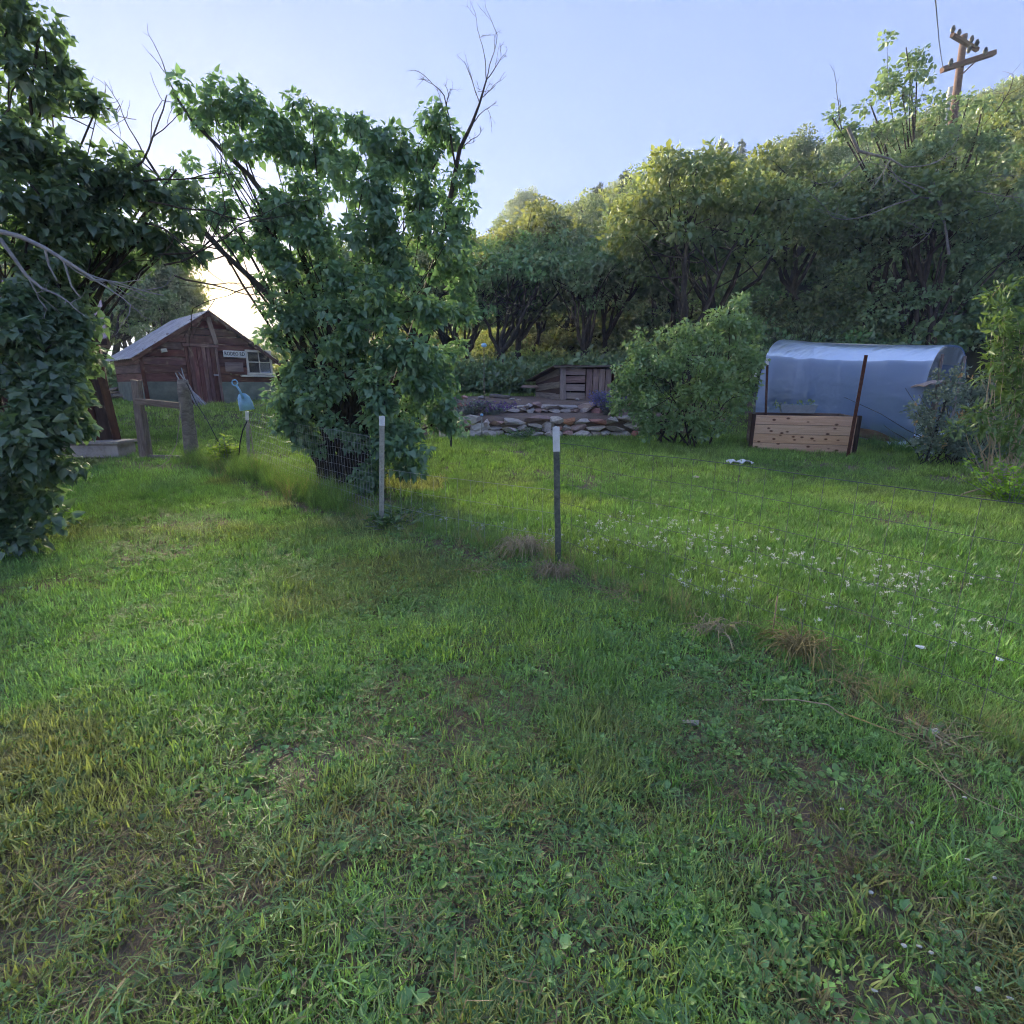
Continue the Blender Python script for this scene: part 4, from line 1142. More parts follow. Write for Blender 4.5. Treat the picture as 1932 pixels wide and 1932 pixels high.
# ------------------------------------------------------------------ terraces: two dry stone walls
def stone_mesh(seed, flat=.75):
    r_ = random.Random(seed); bm = bmesh.new()
    for k in range(14):
        v = Vector((r_.gauss(0, 1), r_.gauss(0, 1), r_.gauss(0, 1))).normalized()
        m_ = max(abs(v.x), abs(v.y), abs(v.z)); v = v * (.62 + .38 / m_ * .75)
        bm.verts.new((v.x * .5, v.y * .5, v.z * .5))
    g = bmesh.ops.convex_hull(bm, input=bm.verts)
    bmesh.ops.delete(bm, geom=[e for e in g['geom_interior'] if isinstance(e, bmesh.types.BMVert)], context='VERTS')
    bmesh.ops.bevel(bm, geom=bm.edges[:], offset=.025, segments=1, affect='EDGES') if False else None
    me = bpy.data.meshes.new('stone'); bm.to_mesh(me); bm.free()
    return me
ST_A, ST_B = [], []
for k in range(12):
    a = stone_mesh(k); a.materials.append(M_STONE); ST_A.append(a)
    b_ = a.copy(); b_.materials.clear(); b_.materials.append(M_RED_STONE); ST_B.append(b_)
def stone(parent, c, s, r_, red=.2, name='stone'):
    me = (ST_B if r_.random() < red else ST_A)[r_.randrange(12)]
    M = Matrix.Translation(Vector(c)) @ Matrix.Rotation(r_.uniform(-.16, .16), 4, 'Y') @ Matrix.Rotation(r_.uniform(-.2, .2), 4, 'Z') @ Matrix.Diagonal((s[0], s[1], s[2], 1))
    return put(name, me, parent, M)
def dry_wall(label, x0, x1, yw, top, courses, r_, red, sx=(.22, .46)):
    w = root('stone_wall', label, 'wall', ((x0 + x1) / 2, yw, gz((x0 + x1) / 2, yw - .2)), 'dry stone terrace walls'); w['kind'] = 'thing'
    for c in range(courses):
        x = x0 + r_.uniform(-.1, .1)
        while x < x1:
            L = r_.uniform(*sx)
            if c == courses - 1: L *= 1.15
            zb_ = gz(x + L / 2, yw - .25); hgt = (top(x) - zb_) / courses
            th = hgt * r_.uniform(.85, 1.6)
            stone(w, (x + L / 2, yw - .05 + r_.uniform(-.05, .05) + .05 * c, zb_ + hgt * (c + .5) + r_.uniform(-.02, .02)), (L * 1.3, r_.uniform(.3, .42), th * 1.2), r_, red if c < courses - 1 else red * 1.5)
            x += L
    return w
sr = random.Random(12)
dry_wall('lower dry stone wall edging the terrace above the lawn', -1.75, 3.3, WALL_LOW_Y, lambda x: at(1000, 788, WALL_LOW_Y).z + .05 * math.sin(x * 3), 3, sr, .2, (.14, .52))
dry_wall('upper dry stone wall below the old plank coop', -1.9, 2.75, WALL_UP_Y, lambda x: at(1000, 762, WALL_UP_Y).z + .02 * math.sin(x * 4), 2, sr, .2, (.13, .5))
loose = [(908, 733, 15.6, .28, 'flat pale stone lying on the terrace dirt near the left end'), (892, 741, 15.0, .2, 'small pale flat stone on the left of the terrace dirt'), (966, 740, 15.2, .2, 'grey-white stone on the middle of the terrace dirt'), (979, 746, 14.8, .14, 'small pinkish stone on the terrace dirt'), (1109, 771, 14.2, .001, ''), (1090, 749, 14.6, .001, ''), (1088, 749, 14.7, .2, 'tan stone in front of the plank coop'), (876, 726, 16.0, .26, 'reddish stone at the far left of the terrace dirt')]
for (u, v, Y, s, lab) in loose:
    if s < .01: continue
    p = at(u, v, Y); p.z = gz(p.x, p.y) + s * .15
    o = stone(None, p, (s, s * .8, s * .5), sr, .3 if 'red' in lab or 'pink' in lab else 0, 'loose_stone')
    tag(o, lab, 'stone', 'stones lying on the terrace')
p0, p1 = at(925, 726, 16.4), at(962, 734, 16.0)
for q_ in (p0, p1): q_.z = gz(q_.x, q_.y) + .06
tag(rod('fallen_log', bent(np.array(p0), np.array(p1), .03, 5), [.07, .07, .065, .06, .05], M_GREY_WOOD, None, 8), 'short grey log lying on the terrace dirt', 'log')
p0, p1 = at(985, 723, 17.0), at(1022, 719, 16.6)
for q_ in (p0, p1): q_.z = gz(q_.x, q_.y) + .32
tag(bar('loose_plank', p0, p1, .16, .03, M_PINK_WOOD, None, (0, -.5, 1), .004), 'pale plank sticking out left of the coop', 'plank')

# ------------------------------------------------------------------ the old plank coop
coop_p = at(1057, 753, 15.0); ox, oy = coop_p.x, 15.0; oz = gz(ox, oy)
fx = Vector((.985, .17, 0)); bx_ = Vector((-.30, .954, 0))      # along the front, towards the back
coop = root('plank_coop', 'low weathered plank coop with sloping dark roof on the terrace', 'coop', (ox, oy, oz))
O = Vector((ox, oy, oz)); hF = at(1055, 692, 15.0).z - oz; hB = hF * .62; Wd = 1.6; Dp = 2.0
up = Vector((0, 0, 1)); nf = -bx_
bar('corner_post', O + fx * .05 + nf * .05, O + fx * .03 + nf * .05 + up * hF, .16, .09, M_PINK_WOOD, coop, nf, .006)
for k in range(4):
    z0 = hF * (.03 + k * .24)
    bar('front_plank', O + fx * .15 + up * (z0 + hF * .11), O + fx * .72 + up * (z0 + hF * .11 + br.uniform(-.01, .01)), hF * .20, .035, M_PINK_WOOD, coop, nf, .005)
for k in range(4):
    bar('door_plank', O + fx * (.83 + k * .19) + nf * .03, O + fx * (.83 + k * .19) + nf * .03 + up * (hF * .94), .175, .03, M_PINK_WOOD, coop, nf, .005)
for k in range(5):
    z0 = hF * .19 * k
    hz = lambda t: 1 - (1 - hB / hF) * t
    bar('side_plank', O + bx_ * .05 + up * (z0 + .09), O + bx_ * Dp + up * ((z0 + .09) * .72 + br.uniform(-.03, .05)), .19, .035, M_BROWN if k % 2 else M_GREY_WOOD, coop, -fx, .015)
    bar('side_plank', O + fx * Wd + bx_ * .05 + up * (z0 + .09), O + fx * Wd + bx_ * Dp + up * ((z0 + .09) * .72), .19, .035, M_BROWN, coop, fx, .01)
bar('back_plank', O + bx_ * Dp + up * hB * .5, O + bx_ * Dp + fx * Wd + up * hB * .5, hB * .9, .03, M_BROWN, coop, bx_)
for k in range(7):
    a = O + fx * (-.14 + k * .26) + nf * .18 + up * (hF + .03 + .006 * (k % 2)); b = O + fx * (-.14 + k * .26) + bx_ * (Dp + .25) + up * (hB - .02)
    bar('roof_plank', a, b, .25, .03, M_BROWN, coop, up, .01)
bar('roof_edge', O - fx * .28 + nf * .19 + up * (hF + .0), O + fx * (Wd + .2) + nf * .19 + up * (hF + .02), .05, .03, M_GREY_WOOD, coop, nf, .01)

# ------------------------------------------------------------------ cedar planter, tray, greenhouse
F0_, F1_ = ground_at(1418, 848), ground_at(1606, 857)
ax = (Vector((F1_.x - F0_.x, F1_.y - F0_.y, 0))); WL = ax.length; ax.normalize(); ay = Vector((-ax.y, ax.x, 0))
zp = min(F0_.z, F1_.z) - .02; hp = .74; dpt = 1.15
pln = root('raised_planter', 'raised bed box of four knotty cedar boards with dark corner posts', 'planter', (F0_ + F1_) / 2)
B = Vector((F0_.x, F0_.y, zp))
for k in range(4):
    zc = zp + hp * (k + .5) / 4
    o = Vector((0, 0, zc - zp))
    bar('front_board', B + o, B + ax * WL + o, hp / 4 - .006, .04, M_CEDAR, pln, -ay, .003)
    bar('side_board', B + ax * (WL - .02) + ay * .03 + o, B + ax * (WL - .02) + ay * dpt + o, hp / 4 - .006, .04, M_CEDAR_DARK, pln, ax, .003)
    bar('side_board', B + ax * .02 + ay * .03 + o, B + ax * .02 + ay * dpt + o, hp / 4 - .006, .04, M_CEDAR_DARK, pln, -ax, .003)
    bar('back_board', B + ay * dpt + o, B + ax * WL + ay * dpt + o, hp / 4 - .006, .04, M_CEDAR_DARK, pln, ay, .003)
for t in (-.03, WL + .03):
    bar('corner_post', B + ax * t - ay * .02 - Vector((0, 0, .05)), B + ax * t - ay * .02 + Vector((0, 0, hp + .02)), .07, .09, M_DARK_POST, pln, -ay, .004)
sv = [B + ax * .05 + ay * .05, B + ax * (WL - .05) + ay * .05, B + ax * (WL - .05) + ay * (dpt - .05), B + ax * .05 + ay * (dpt - .05)]
M_SOIL_BED = rough_mat('bed_soil', [(0.3, (0.03, 0.022, 0.016)), (0.7, (0.09, 0.065, 0.05))], 30, bump=0.02)
build('soil_fill', [(v.x, v.y, zp + hp - .14) for v in sv] + [(v.x, v.y, zp + .05) for v in sv], [(0, 1, 2, 3), (0, 4, 5, 1), (1, 5, 6, 2), (2, 6, 7, 3), (3, 7, 4, 0)], M_SOIL_BED, pln)
tc_ = at(1556, 780, F0_.y + dpt * .92 + .1); tz = zp + hp
tray = root('seedling_tray', 'grey plastic tray of seedlings on the back of the planter', 'tray', (tc_.x, tc_.y, tz))
T0 = B + ax * .93 + ay * (dpt - .1); T0.z = tz + .002
V = []
for (l0, w0, zz) in ((.62, .22, 0), (.70, .28, .17), (.66, .24, .17), (.60, .20, .03)):
    for (a_, b_) in ((-1, -1), (1, -1), (1, 1), (-1, 1)):
        q_ = T0 + ax * (a_ * l0 / 2) + ay * (b_ * w0 / 2); V.append((q_.x, q_.y, T0.z + zz))
F = [(3, 2, 1, 0)]
for k in range(3):
    for j in range(4):
        F.append((4 * k + j, 4 * k + (j + 1) % 4, 4 * k + 4 + (j + 1) % 4, 4 * k + 4 + j))
F.append((12, 13, 14, 15))
build('box', V, F, M_TRAY, tray)
cents = [tuple(T0 + ax * d_ + Vector((0, 0, .17 + .03 * math.sin(d_ * 9)))) for d_ in (-.42, -.3, -.12, .05, .2, .28)]
V, F, rn = clump_leaves(np.array(cents), .07, 16, .06, 'oval', .0)
build('seedlings', V, F, M_WILLOW, tray, attrs={'rnd': rn})

gA = Vector((7.15, 13.9, 0)); gB = Vector((9.05, 11.0, 0))
gax = (gB - gA); GL = gax.length; gax.normalize(); gn = Vector((gax.y, -gax.x, 0))      # gn faces the yard
if gn.x > 0: gn = -gn
gz0 = gz(8.0, 12.6) - .05
GW, GH = 2.3, at(1790, 650, 10.95).z - gz(9.35, 10.95)
ghs = root('greenhouse', 'long arched greenhouse of plastic film coloured with reflected sky blue beyond the planter', 'greenhouse', ((gA + gB) / 2 + Vector((0, 0, gz0))))
def arch(t):
    """t 0..1 from the yard side foot over the top to the far foot; returns offset along -gn and height"""
    a = math.pi * t
    c, s = math.cos(a), math.sin(a)
    x = math.copysign(abs(c) ** .62, c); z = abs(s) ** .64
    return (GW / 2) * x, GH * z
ns, nl = 46, 60; V = []
for i in range(nl + 1):
    s = i / nl
    zg = gz((gA + gax * GL * s).x, (gA + gax * GL * s).y)
    for j in range(ns + 1):
        t = j / ns; x_, z_ = arch(t)
        hh = z_ / GH
        sag = 0.0
        wr = 0
        if t < .5 and hh < .62:
            w = (1 - hh / .62)
            wr = .05 * w * math.sin(z_ * 24 + 2.2 * math.sin(s * 5) + 1.3 * s * 6) + .03 * w * math.sin(z_ * 51 + s * 7)
        wr += .002 * math.sin(s * 23 + t * 9)
        p_ = gA + gax * (GL * s) + gn * (x_ + wr)
        zz = zg + z_ - sag
        if t < .5: zz = max(zz, zg + .02)
        V.append((p_.x, p_.y, zz))
F = [(i * (ns + 1) + j, i * (ns + 1) + j + 1, (i + 1) * (ns + 1) + j + 1, (i + 1) * (ns + 1) + j) for i in range(nl) for j in range(ns)]
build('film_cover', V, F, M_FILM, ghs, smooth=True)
for s in (0.01, .25, .5, .75, .985):
    q_ = []
    c_ = gA + gax * (GL * s); zg = gz(c_.x, c_.y)
    for j in range(0, ns + 1):
        x_, z_ = arch(j / ns); p_ = c_ + gn * (x_ * .93); q_.append((p_.x, p_.y, zg + z_ * .965))
    rod('hoop', q_, .026, M_CREAM, ghs, 6)
rod('ridge_pole', [tuple(gA + Vector((0, 0, gz(gA.x, gA.y) + GH * .97))), tuple(gB + Vector((0, 0, gz(gB.x, gB.y) + GH * .97)))], .02, M_CREAM, ghs, 6)
for e_, nm in ((gB, 'end_film'), (gA, 'end_film')):
    zg = gz(e_.x, e_.y); V = []; F = []
    for j in range(ns + 1):
        x_, z_ = arch(j / ns); p_ = e_ + gn * (x_ * .97)
        V.append((p_.x, p_.y, zg + z_ * .98))
        q_ = e_ + gn * (x_ * .55) + gax * (.02 * math.sin(j * 1.3)); V.append((q_.x, q_.y, zg + min(z_ * .98, GH * .80)))
    for j in range(ns):
        F.append((2 * j, 2 * j + 2, 2 * j + 3, 2 * j + 1))
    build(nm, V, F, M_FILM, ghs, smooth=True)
for sgn in (-.56, .5):
    c_ = gB + gn * (sgn * GW / 2) + gax * .03
    bar('door_stud', c_ + Vector((0, 0, gz(gB.x, gB.y))), c_ + Vector((0, 0, gz(gB.x, gB.y) + GH * (.9 if abs(sgn) > .1 else .97))), .06, .04, M_PINK_WOOD, ghs, gax)
zg = gz(gB.x, gB.y)
bar('base_board', gA + gn * (GW / 2 - .05) + Vector((0, 0, gz(gA.x, gA.y) + .1)), gB + gn * (GW / 2 - .05) + Vector((0, 0, zg + .1)), .2, .04, M_CEDAR_DARK, ghs, gn)
# torn film flap and roofing scrap at the near corner
fp = at(1765, 728, 10.3)
V = []; F = []
for i in range(9):
    for j in range(5):
        q_ = fp + Vector((-.30 + i * .105, -.12 + j * .09, .10 * math.sin(i / 8 * math.pi) + .02 * math.sin(i * 2 + j)))
        V.append(tuple(q_))
F = [(i * 5 + j, i * 5 + j + 1, (i + 1) * 5 + j + 1, (i + 1) * 5 + j) for i in range(8) for j in range(4)]
V2 = [(x, y, z_ - .025) for x, y, z_ in V]
F2 = [tuple(45 + k for k in f[::-1]) for f in F]
edge = [i * 5 for i in range(9)] + [40 + j for j in range(1, 5)] + [i * 5 + 4 for i in range(7, -1, -1)] + [j for j in range(3, 0, -1)]
F3 = [(edge[k], edge[(k + 1) % len(edge)], 45 + edge[(k + 1) % len(edge)], 45 + edge[k]) for k in range(len(edge))]
flap = root('bird_feeder', 'weathered curved board on a post by the greenhouse door', 'feeder', (fp.x + .1, fp.y + .05, gz(fp.x, fp.y)))
build('roof_board', V + V2, F + F2 + F3, M_PINK_WOOD, flap, smooth=False)
bar('post', (fp.x + .12, fp.y + .06, gz(fp.x, fp.y)), (fp.x + .12, fp.y + .06, fp.z + .04), .07, .07, M_GREY_WOOD, flap, (0, -1, 0))
sheet = root('plastic_scrap', 'crumpled loose plastic film at the greenhouse foot', 'plastic', (at(1740, 815, 10.4)))
sp_ = at(1725, 812, 10.4); V = []
for i in range(10):
    for j in range(5):
        V.append((sp_.x - .25 + i * .09, sp_.y - .1 + j * .12, gz(sp_.x, sp_.y) + .05 + .10 * abs(math.sin(i * 1.1 + j)) + .025 * i))
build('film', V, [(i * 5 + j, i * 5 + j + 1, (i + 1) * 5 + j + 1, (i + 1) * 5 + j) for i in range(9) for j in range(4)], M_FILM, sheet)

# ------------------------------------------------------------------ utility pole and wire
UY = 27.0
ut = at(1819, 66, UY); ub = at(1813, 200, UY); ub = Vector((ub.x, UY, gz(ub.x, UY)))
upole = root('utility_pole', 'brown wooden utility pole with crossarms above the hillside trees', 'utility pole', ub)
rod('pole', [tuple(ub - Vector((0, 0, .3))), tuple((ub + ut) / 2), tuple(ut)], [.2, .17, .13], M_POLE, upole, 10)
bar('crossarm', at(1796, 66, UY - .9), at(1844, 94, UY - .2), .16, .15, M_POLE, upole)
arm_ = [at(1777, 132, UY - .35), at(1876, 100, UY - .35)]
bar('crossarm', arm_[0], arm_[1], .24, .2, M_POLE, upole)
rod('brace', [tuple(at(1815, 140, UY - .3)), tuple(at(1846, 111, UY - .45))], .03, M_POLE, upole, 6)
for (u, v) in [(1797, 62), (1808, 69), (1832, 81), (1842, 88), (1827, 100), (1793, 124), (1858, 103)]:
    q_ = at(u, v, UY - .5)
    rod('insulator', [tuple(q_), tuple(q_ + Vector((0, 0, .12))), tuple(q_ + Vector((0, 0, .26)))], [.05, .10, .05], M_BLACK, upole, 8)
q_ = [at(1779, 128, UY - .4), at(1772, 80, 23), at(1768, 35, 18), at(1765, 0, 14.5), at(1760, -60, 10.5), at(1745, -160, 7)]
tag(rod('overhead_wire', [tuple(x) for x in q_], .014, M_BLACK, None, 5), 'thin overhead wire climbing from the utility pole out of the picture', 'wire')
q_ = at(1791, 180, 26.0); b = Vector((q_.x, 26.0, gz(q_.x, 26.0)))
tag(rod('pole_stub', [tuple(b), tuple(q_ + Vector((0, 0, .3)))], [.11, .09], M_CREAM, None, 8), 'short pale post among the leaves below the utility pole', 'post')

# ------------------------------------------------------------------ garden plants
def sprig_plant(name, label, cat, c, n, h, spread, leaf, mat, size, per=14, group=None, lean=.35, stem=.006, stem_mat=None, flower=None, top_only=0.0):
    c = Vector(c); r = root(name, label, cat, c, group)
    L_, C, D, S = [], [], [], []
    tips = []
    for k in range(n):
        a = rng.uniform(0, 2 * np.pi); q = spread * rng.random() ** .5
        b = np.array([c.x + .35 * q * math.cos(a), c.y + .35 * q * math.sin(a), c.z - .03])
        hh = h * rng.uniform(.55, 1.0)
        t = b + np.array([q * math.cos(a) * (1 + lean), q * math.sin(a) * (1 + lean), hh])
        st_ = bent(b, t, .05, 6); L_.append((st_, np.linspace(stem, stem * .4, 6))); tips.append(t)
        f = rng.uniform(top_only, 1, per) * 4.999
        i = f.astype(int); w = (f - i)[:, None]
        P_ = st_[i] * (1 - w) + st_[i + 1] * w
        aa = rng.uniform(0, 2 * np.pi, per)
        C.append(P_); D.append(np.stack([np.cos(aa), np.sin(aa), rng.uniform(-.1, .9, per)], -1)); S.append(np.full(per, size) * rng.uniform(.6, 1.25, per))
    C, D, S = np.concatenate(C), np.concatenate(D), np.concatenate(S)
    V, F, rn = leaves_geo(C, D, np.array([0, 0, 1]) + rng.normal(0, .3, C.shape), S, leaf)
    build('leaves', V, F, mat, r, attrs={'rnd': rn})
    V, F = tubes_geo(L_, 4); build('stems', V, F, stem_mat or M_BARK_GREY, r, smooth=True)
    if flower:
        tips = np.array(tips); m, fs, fn, dn = flower
        idx = np.repeat(np.arange(len(tips)), fn)
        C = tips[idx] - np.array([0, 0, 1.0]) * (rng.random(len(idx)) * dn)[:, None] + rng.normal(0, fs * .35, (len(idx), 3))
        V, F, rn = leaves_geo(C, rng.normal(size=C.shape) + [0, 0, .6], rng.normal(size=C.shape), np.full(len(C), fs), 'oval')
        build('flowers', V, F, m, r, attrs={'rnd': rn})
    return r
M_GREYLEAF = leaf_mat('grey_green_leaf', (0.10, 0.15, 0.11), (0.17, 0.23, 0.17), (0.26, 0.32, 0.25), (0.25, 0.32, 0.18), 0.3, 0.03)
M_LAVENDER = leaf_mat('lavender_flower', (0.13, 0.12, 0.26), (0.20, 0.19, 0.38), (0.30, 0.27, 0.50), (0.26, 0.22, 0.46), 0.3, 0.0)
M_PURPLE = leaf_mat('purple_flower', (0.16, 0.07, 0.26), (0.26, 0.13, 0.38), (0.42, 0.28, 0.52), (0.35, 0.2, 0.45), 0.3, 0.0)
M_HIP = leaf_mat('orange_rose_petal', (0.45, 0.24, 0.12), (0.62, 0.38, 0.20), (0.72, 0.52, 0.32), (0.6, 0.4, 0.2), 0.3, 0.0)
M_BRIGHT = leaf_mat('bright_young_leaf', (0.17, 0.30, 0.04), (0.26, 0.42, 0.05), (0.36, 0.52, 0.08), (0.42, 0.58, 0.04), 0.45, 0.04)
M_WEED = leaf_mat('weed_leaf', (0.08, 0.16, 0.06), (0.13, 0.24, 0.08), (0.20, 0.33, 0.11), (0.24, 0.38, 0.06), 0.36, 0.06)
def gp(u, v, Y):
    p_ = at(u, v, Y); return Vector((p_.x, Y, gz(p_.x, Y)))
sprig_plant('lavender_bush', 'blue-violet lavender clump at the right end of the stone walls', 'bush', gp(1152, 775, 12.9), 90, .62, .32, 'lance', M_GREYLEAF, .10, 14, flower=(M_LAVENDER, .045, 16, .18))
sprig_plant('sage_bush', 'grey-green leafy clump between the walls behind the lilac', 'bush', gp(885, 785, 13.1), 70, .42, .40, 'oval', M_GREYLEAF, .07, 16)
sprig_plant('flowering_herb', 'low clump with purple flowers between the two stone walls', 'plant', gp(925, 785, 13.2), 60, .36, .42, 'oval', M_GREYLEAF, .06, 14, flower=(M_PURPLE, .05, 10, .08))
sprig_plant('terrace_weed', 'low green weed growing against the foot of the lower wall', 'plant', gp(985, 815, 11.95), 40, .28, .30, 'oval', M_WEED, .06, 14)
sprig_plant('young_sapling', 'bright yellow-green sapling between the gateway and the shovel post', 'plant', gp(428, 868, 8.6), 22, .62, .16, 'lobed', M_BRIGHT, .10, 16, top_only=.15)
sprig_plant('broad_weed', 'broad-leaved green weed at the foot of the pale post', 'plant', A0 + Vector((.08, -.1, 0)), 16, .16, .16, 'oval', M_WEED, .10, 9)
sprig_plant('leafy_weed', 'low leafy green patch right of the pale post', 'plant', gp(755, 990, 5.5), 34, .14, .3, 'oval', M_WEED, .06, 10)
blob_plant('rose_bush', 'grey-green rose bush with dull orange blooms by the greenhouse door', 'bush', gp(1795, 850, 9.0), [(1800, 712, 34, 24, .2), (1835, 735, 36, 34, .1), (1775, 760, 40, 34), (1730, 790, 28, 26, -.1), (1785, 812, 50, 34, -.2), (1840, 800, 40, 40, -.1), (1750, 835, 34, 22, -.2), (1810, 850, 44, 20, -.2), (1870, 780, 30, 40, .2), (1868, 850, 34, 26)], 9.0, 'oval', M_GREYLEAF, .14, 60, .055, stem_r=.012, density=1.5, droop=.1, base_spread=.3, extra=[(bent(np.array(gp(1790, 850, 9.0)) + np.array([rng.normal(0, .35), rng.normal(0, .2), 0]), np.array(gp(1790, 850, 9.0)) + np.array([rng.normal(0, .7), rng.normal(0, .3), rng.uniform(.6, 1.35)]), .12, 6), np.linspace(.009, .004, 6)) for _ in range(30)])
rb_ = [o for o in COL.objects if o.name == 'rose_bush'][0]
C = np.array([tuple(at(rng.uniform(1725, 1860), rng.uniform(705, 850), 8.75 + rng.uniform(-.15, .15))) for _ in range(22)])
C = np.repeat(C, 6, 0) + rng.normal(0, .018, (132, 3))
V, F, rn = leaves_geo(C, rng.normal(size=C.shape), rng.normal(size=C.shape), np.full(len(C), .05), 'oval')
build('flowers', V, F, M_HIP, rb_, attrs={'rnd': rn})
sap = []
s0_ = np.array(gp(1885, 890, 7.5))
for k in range(9):
    sap.append((bent(s0_ + np.array([rng.normal(0, .16), rng.normal(0, .12), 0]), s0_ + np.array([rng.normal(0.05, .38), rng.normal(0, .2), rng.uniform(.9, 2.3)]), .05, 7), np.linspace(.012, .005, 7)))
blob_plant('leafy_sapling', 'tall pale-stemmed sapling with narrow bright leaves at the right edge', 'sapling', tuple(s0_), [(1890, 545, 14, 30, 0), (1893, 590, 20, 26), (1872, 615, 20, 18), (1915, 600, 16, 24), (1895, 640, 30, 26), (1865, 668, 20, 18), (1925, 650, 22, 30), (1900, 690, 34, 30), (1850, 722, 16, 14), (1905, 740, 30, 30), (1930, 720, 20, 40), (1850, 775, 26, 18, -.2), (1820, 800, 20, 14, -.3), (1870, 810, 30, 22, -.2), (1900, 830, 30, 26, -.1), (1930, 800, 24, 40)], 7.5, 'willow', M_WILLOW, .14, 44, .105, stem_r=.009, density=1.5, droop=.0, bark=M_STRAW, base_spread=.14, extra=sap)
sprig_plant('dead_stalks', 'bundle of dry pale stalks at the right edge', 'plant', gp(1905, 895, 7.3), 22, .9, .32, 'lance', M_STRAW if False else M_GREYLEAF, .05, 3, lean=.5, stem=.007, stem_mat=M_STRAW)
sprig_plant('vine_patch', 'bright broad-leaved vine low at the right edge', 'plant', gp(1915, 930, 6.4), 40, .55, .4, 'lobed', M_BRIGHT, .075, 16, lean=.5)
for pts, lab in (([(1805, 962), (1822, 930), (1850, 922), (1880, 928)], 'arched dry stem lying on the grass at the right edge'), ([(1812, 975), (1845, 955), (1872, 944), (1905, 938)], 'long pale branch lying on the grass under the vine')):
    q_ = [at(u, v, 6.6) for u, v in pts]
    for x in q_: x.z = max(x.z, gz(x.x, x.y) + .03)
    tag(rod('dry_branch', [tuple(x) for x in q_], [.014, .012, .010, .006], M_STRAW, None, 6), lab, 'branch')
# tall wispy tree behind the greenhouse and dead boughs in front of the hill
w_blobs = [(1688, 75, 14, 26), (1708, 100, 22, 22), (1740, 85, 16, 24), (1735, 112, 14, 14), (1758, 150, 16, 14), (1672, 150, 16, 12), (1690, 130, 26, 24), (1728, 140, 26, 22), (1660, 175, 26, 18), (1700, 185, 36, 24), (1640, 200, 18, 14), (1775, 190, 22, 16), (1802, 200, 20, 16), (1828, 188, 16, 14), (1852, 212, 26, 18), (1740, 200, 40, 24), (1700, 240, 46, 30), (1640, 250, 40, 26), (1590, 255, 26, 28), (1568, 230, 14, 20), (1770, 255, 50, 30), (1830, 255, 40, 28), (1720, 310, 70, 44), (1800, 320, 60, 50), (1640, 340, 56, 44), (1880, 300, 50, 50), (1900, 380, 50, 50), (1720, 420, 70, 46), (1660, 470, 56, 46), (1780, 480, 70, 56), (1850, 470, 60, 56), (1700, 560, 62, 46), (1790, 580, 62, 50), (1860, 580, 56, 50), (1930, 480, 50, 70), (1920, 600, 50, 60), (1660, 590, 40, 36)]
WY = 16.5
wb = Vector((at(1740, 600, WY).x, WY, 0)); wb.z = gz(wb.x, wb.y)
wand = []
for (u, v, dx, dz, L) in [(1590, 250, -.4, 1, 1.0), (1880, 210, .6, 1, .9)]:
    wand += dead_twigs(at(u, v, WY), (dx, 0, dz), L, .018, 2, kids=2)
M_ASH = leaf_mat('ash_leaf', (0.11, 0.195, 0.105), (0.175, 0.29, 0.15), (0.26, 0.39, 0.19), (0.34, 0.42, 0.11), 0.32, 0.06)
ash = blob_plant('ash_tree', 'tall wispy tree behind the greenhouse with dead grey boughs in its crown', 'tree', wb, w_blobs, WY, 'lobed', M_ASH, .23, 62, .10, stem_r=.085, density=.85, base_spread=.35, extra=wand, droop=.2)
gb = []
for pl, r0 in [([(1600, 240), (1620, 285), (1640, 290), (1680, 300), (1705, 315)], .045), ([(1790, 480), (1785, 440), (1778, 400), (1768, 375), (1735, 372), (1690, 385), (1640, 405)], .035), ([(1778, 390), (1770, 365), (1762, 345)], .03), ([(1768, 375), (1800, 360), (1850, 362)], .028)]:
    gb.append((np.array([tuple(at(u, v, WY - 1.6)) for u, v in pl]), np.linspace(r0, r0 * .4, len(pl))))
for (u, v, dx, dz, L) in [(1705, 315, 1, -.3, 1.4), (1768, 370, -1, .3, 1.6), (1768, 372, 1, .2, 1.6), (1775, 400, -.6, -1, 1.2), (1640, 405, -1, -.4, 1.2), (1680, 300, -.5, -.9, 1.0), (1640, 290, -.7, -.7, 1.2), (1850, 362, 1, -.3, .9), (1735, 372, -1, .5, 1.2)]:
    gb += dead_twigs(at(u, v, WY - 1.6), (dx, 0, dz), L, .016, 3, kids=2)
V, F = tubes_geo(gb, 5); build('dead_bough', V, F, M_BARK_GREY, ash, smooth=True)
# bare purple-grey brush at the wood's edge and the dark understorey
for (u, v, Y, lab) in [(1530, 640, 14.8, 'bare purplish brush left of the greenhouse'), (1480, 650, 15.0, 'bare grey brush behind the garden shrub')]:
    c_ = gp(u, v, Y); ls = []
    for k in range(26):
        ls += dead_twigs((c_.x + rng.normal(0, .5), c_.y + rng.normal(0, .3), c_.z), (rng.normal(0, .5), rng.normal(0, .3), 1), rng.uniform(.8, 1.7), .014, 2, kids=3)
    V, F = tubes_geo(ls, 3); tag(build('bare_brush', V, F, M_BARK, None), lab, 'brush')

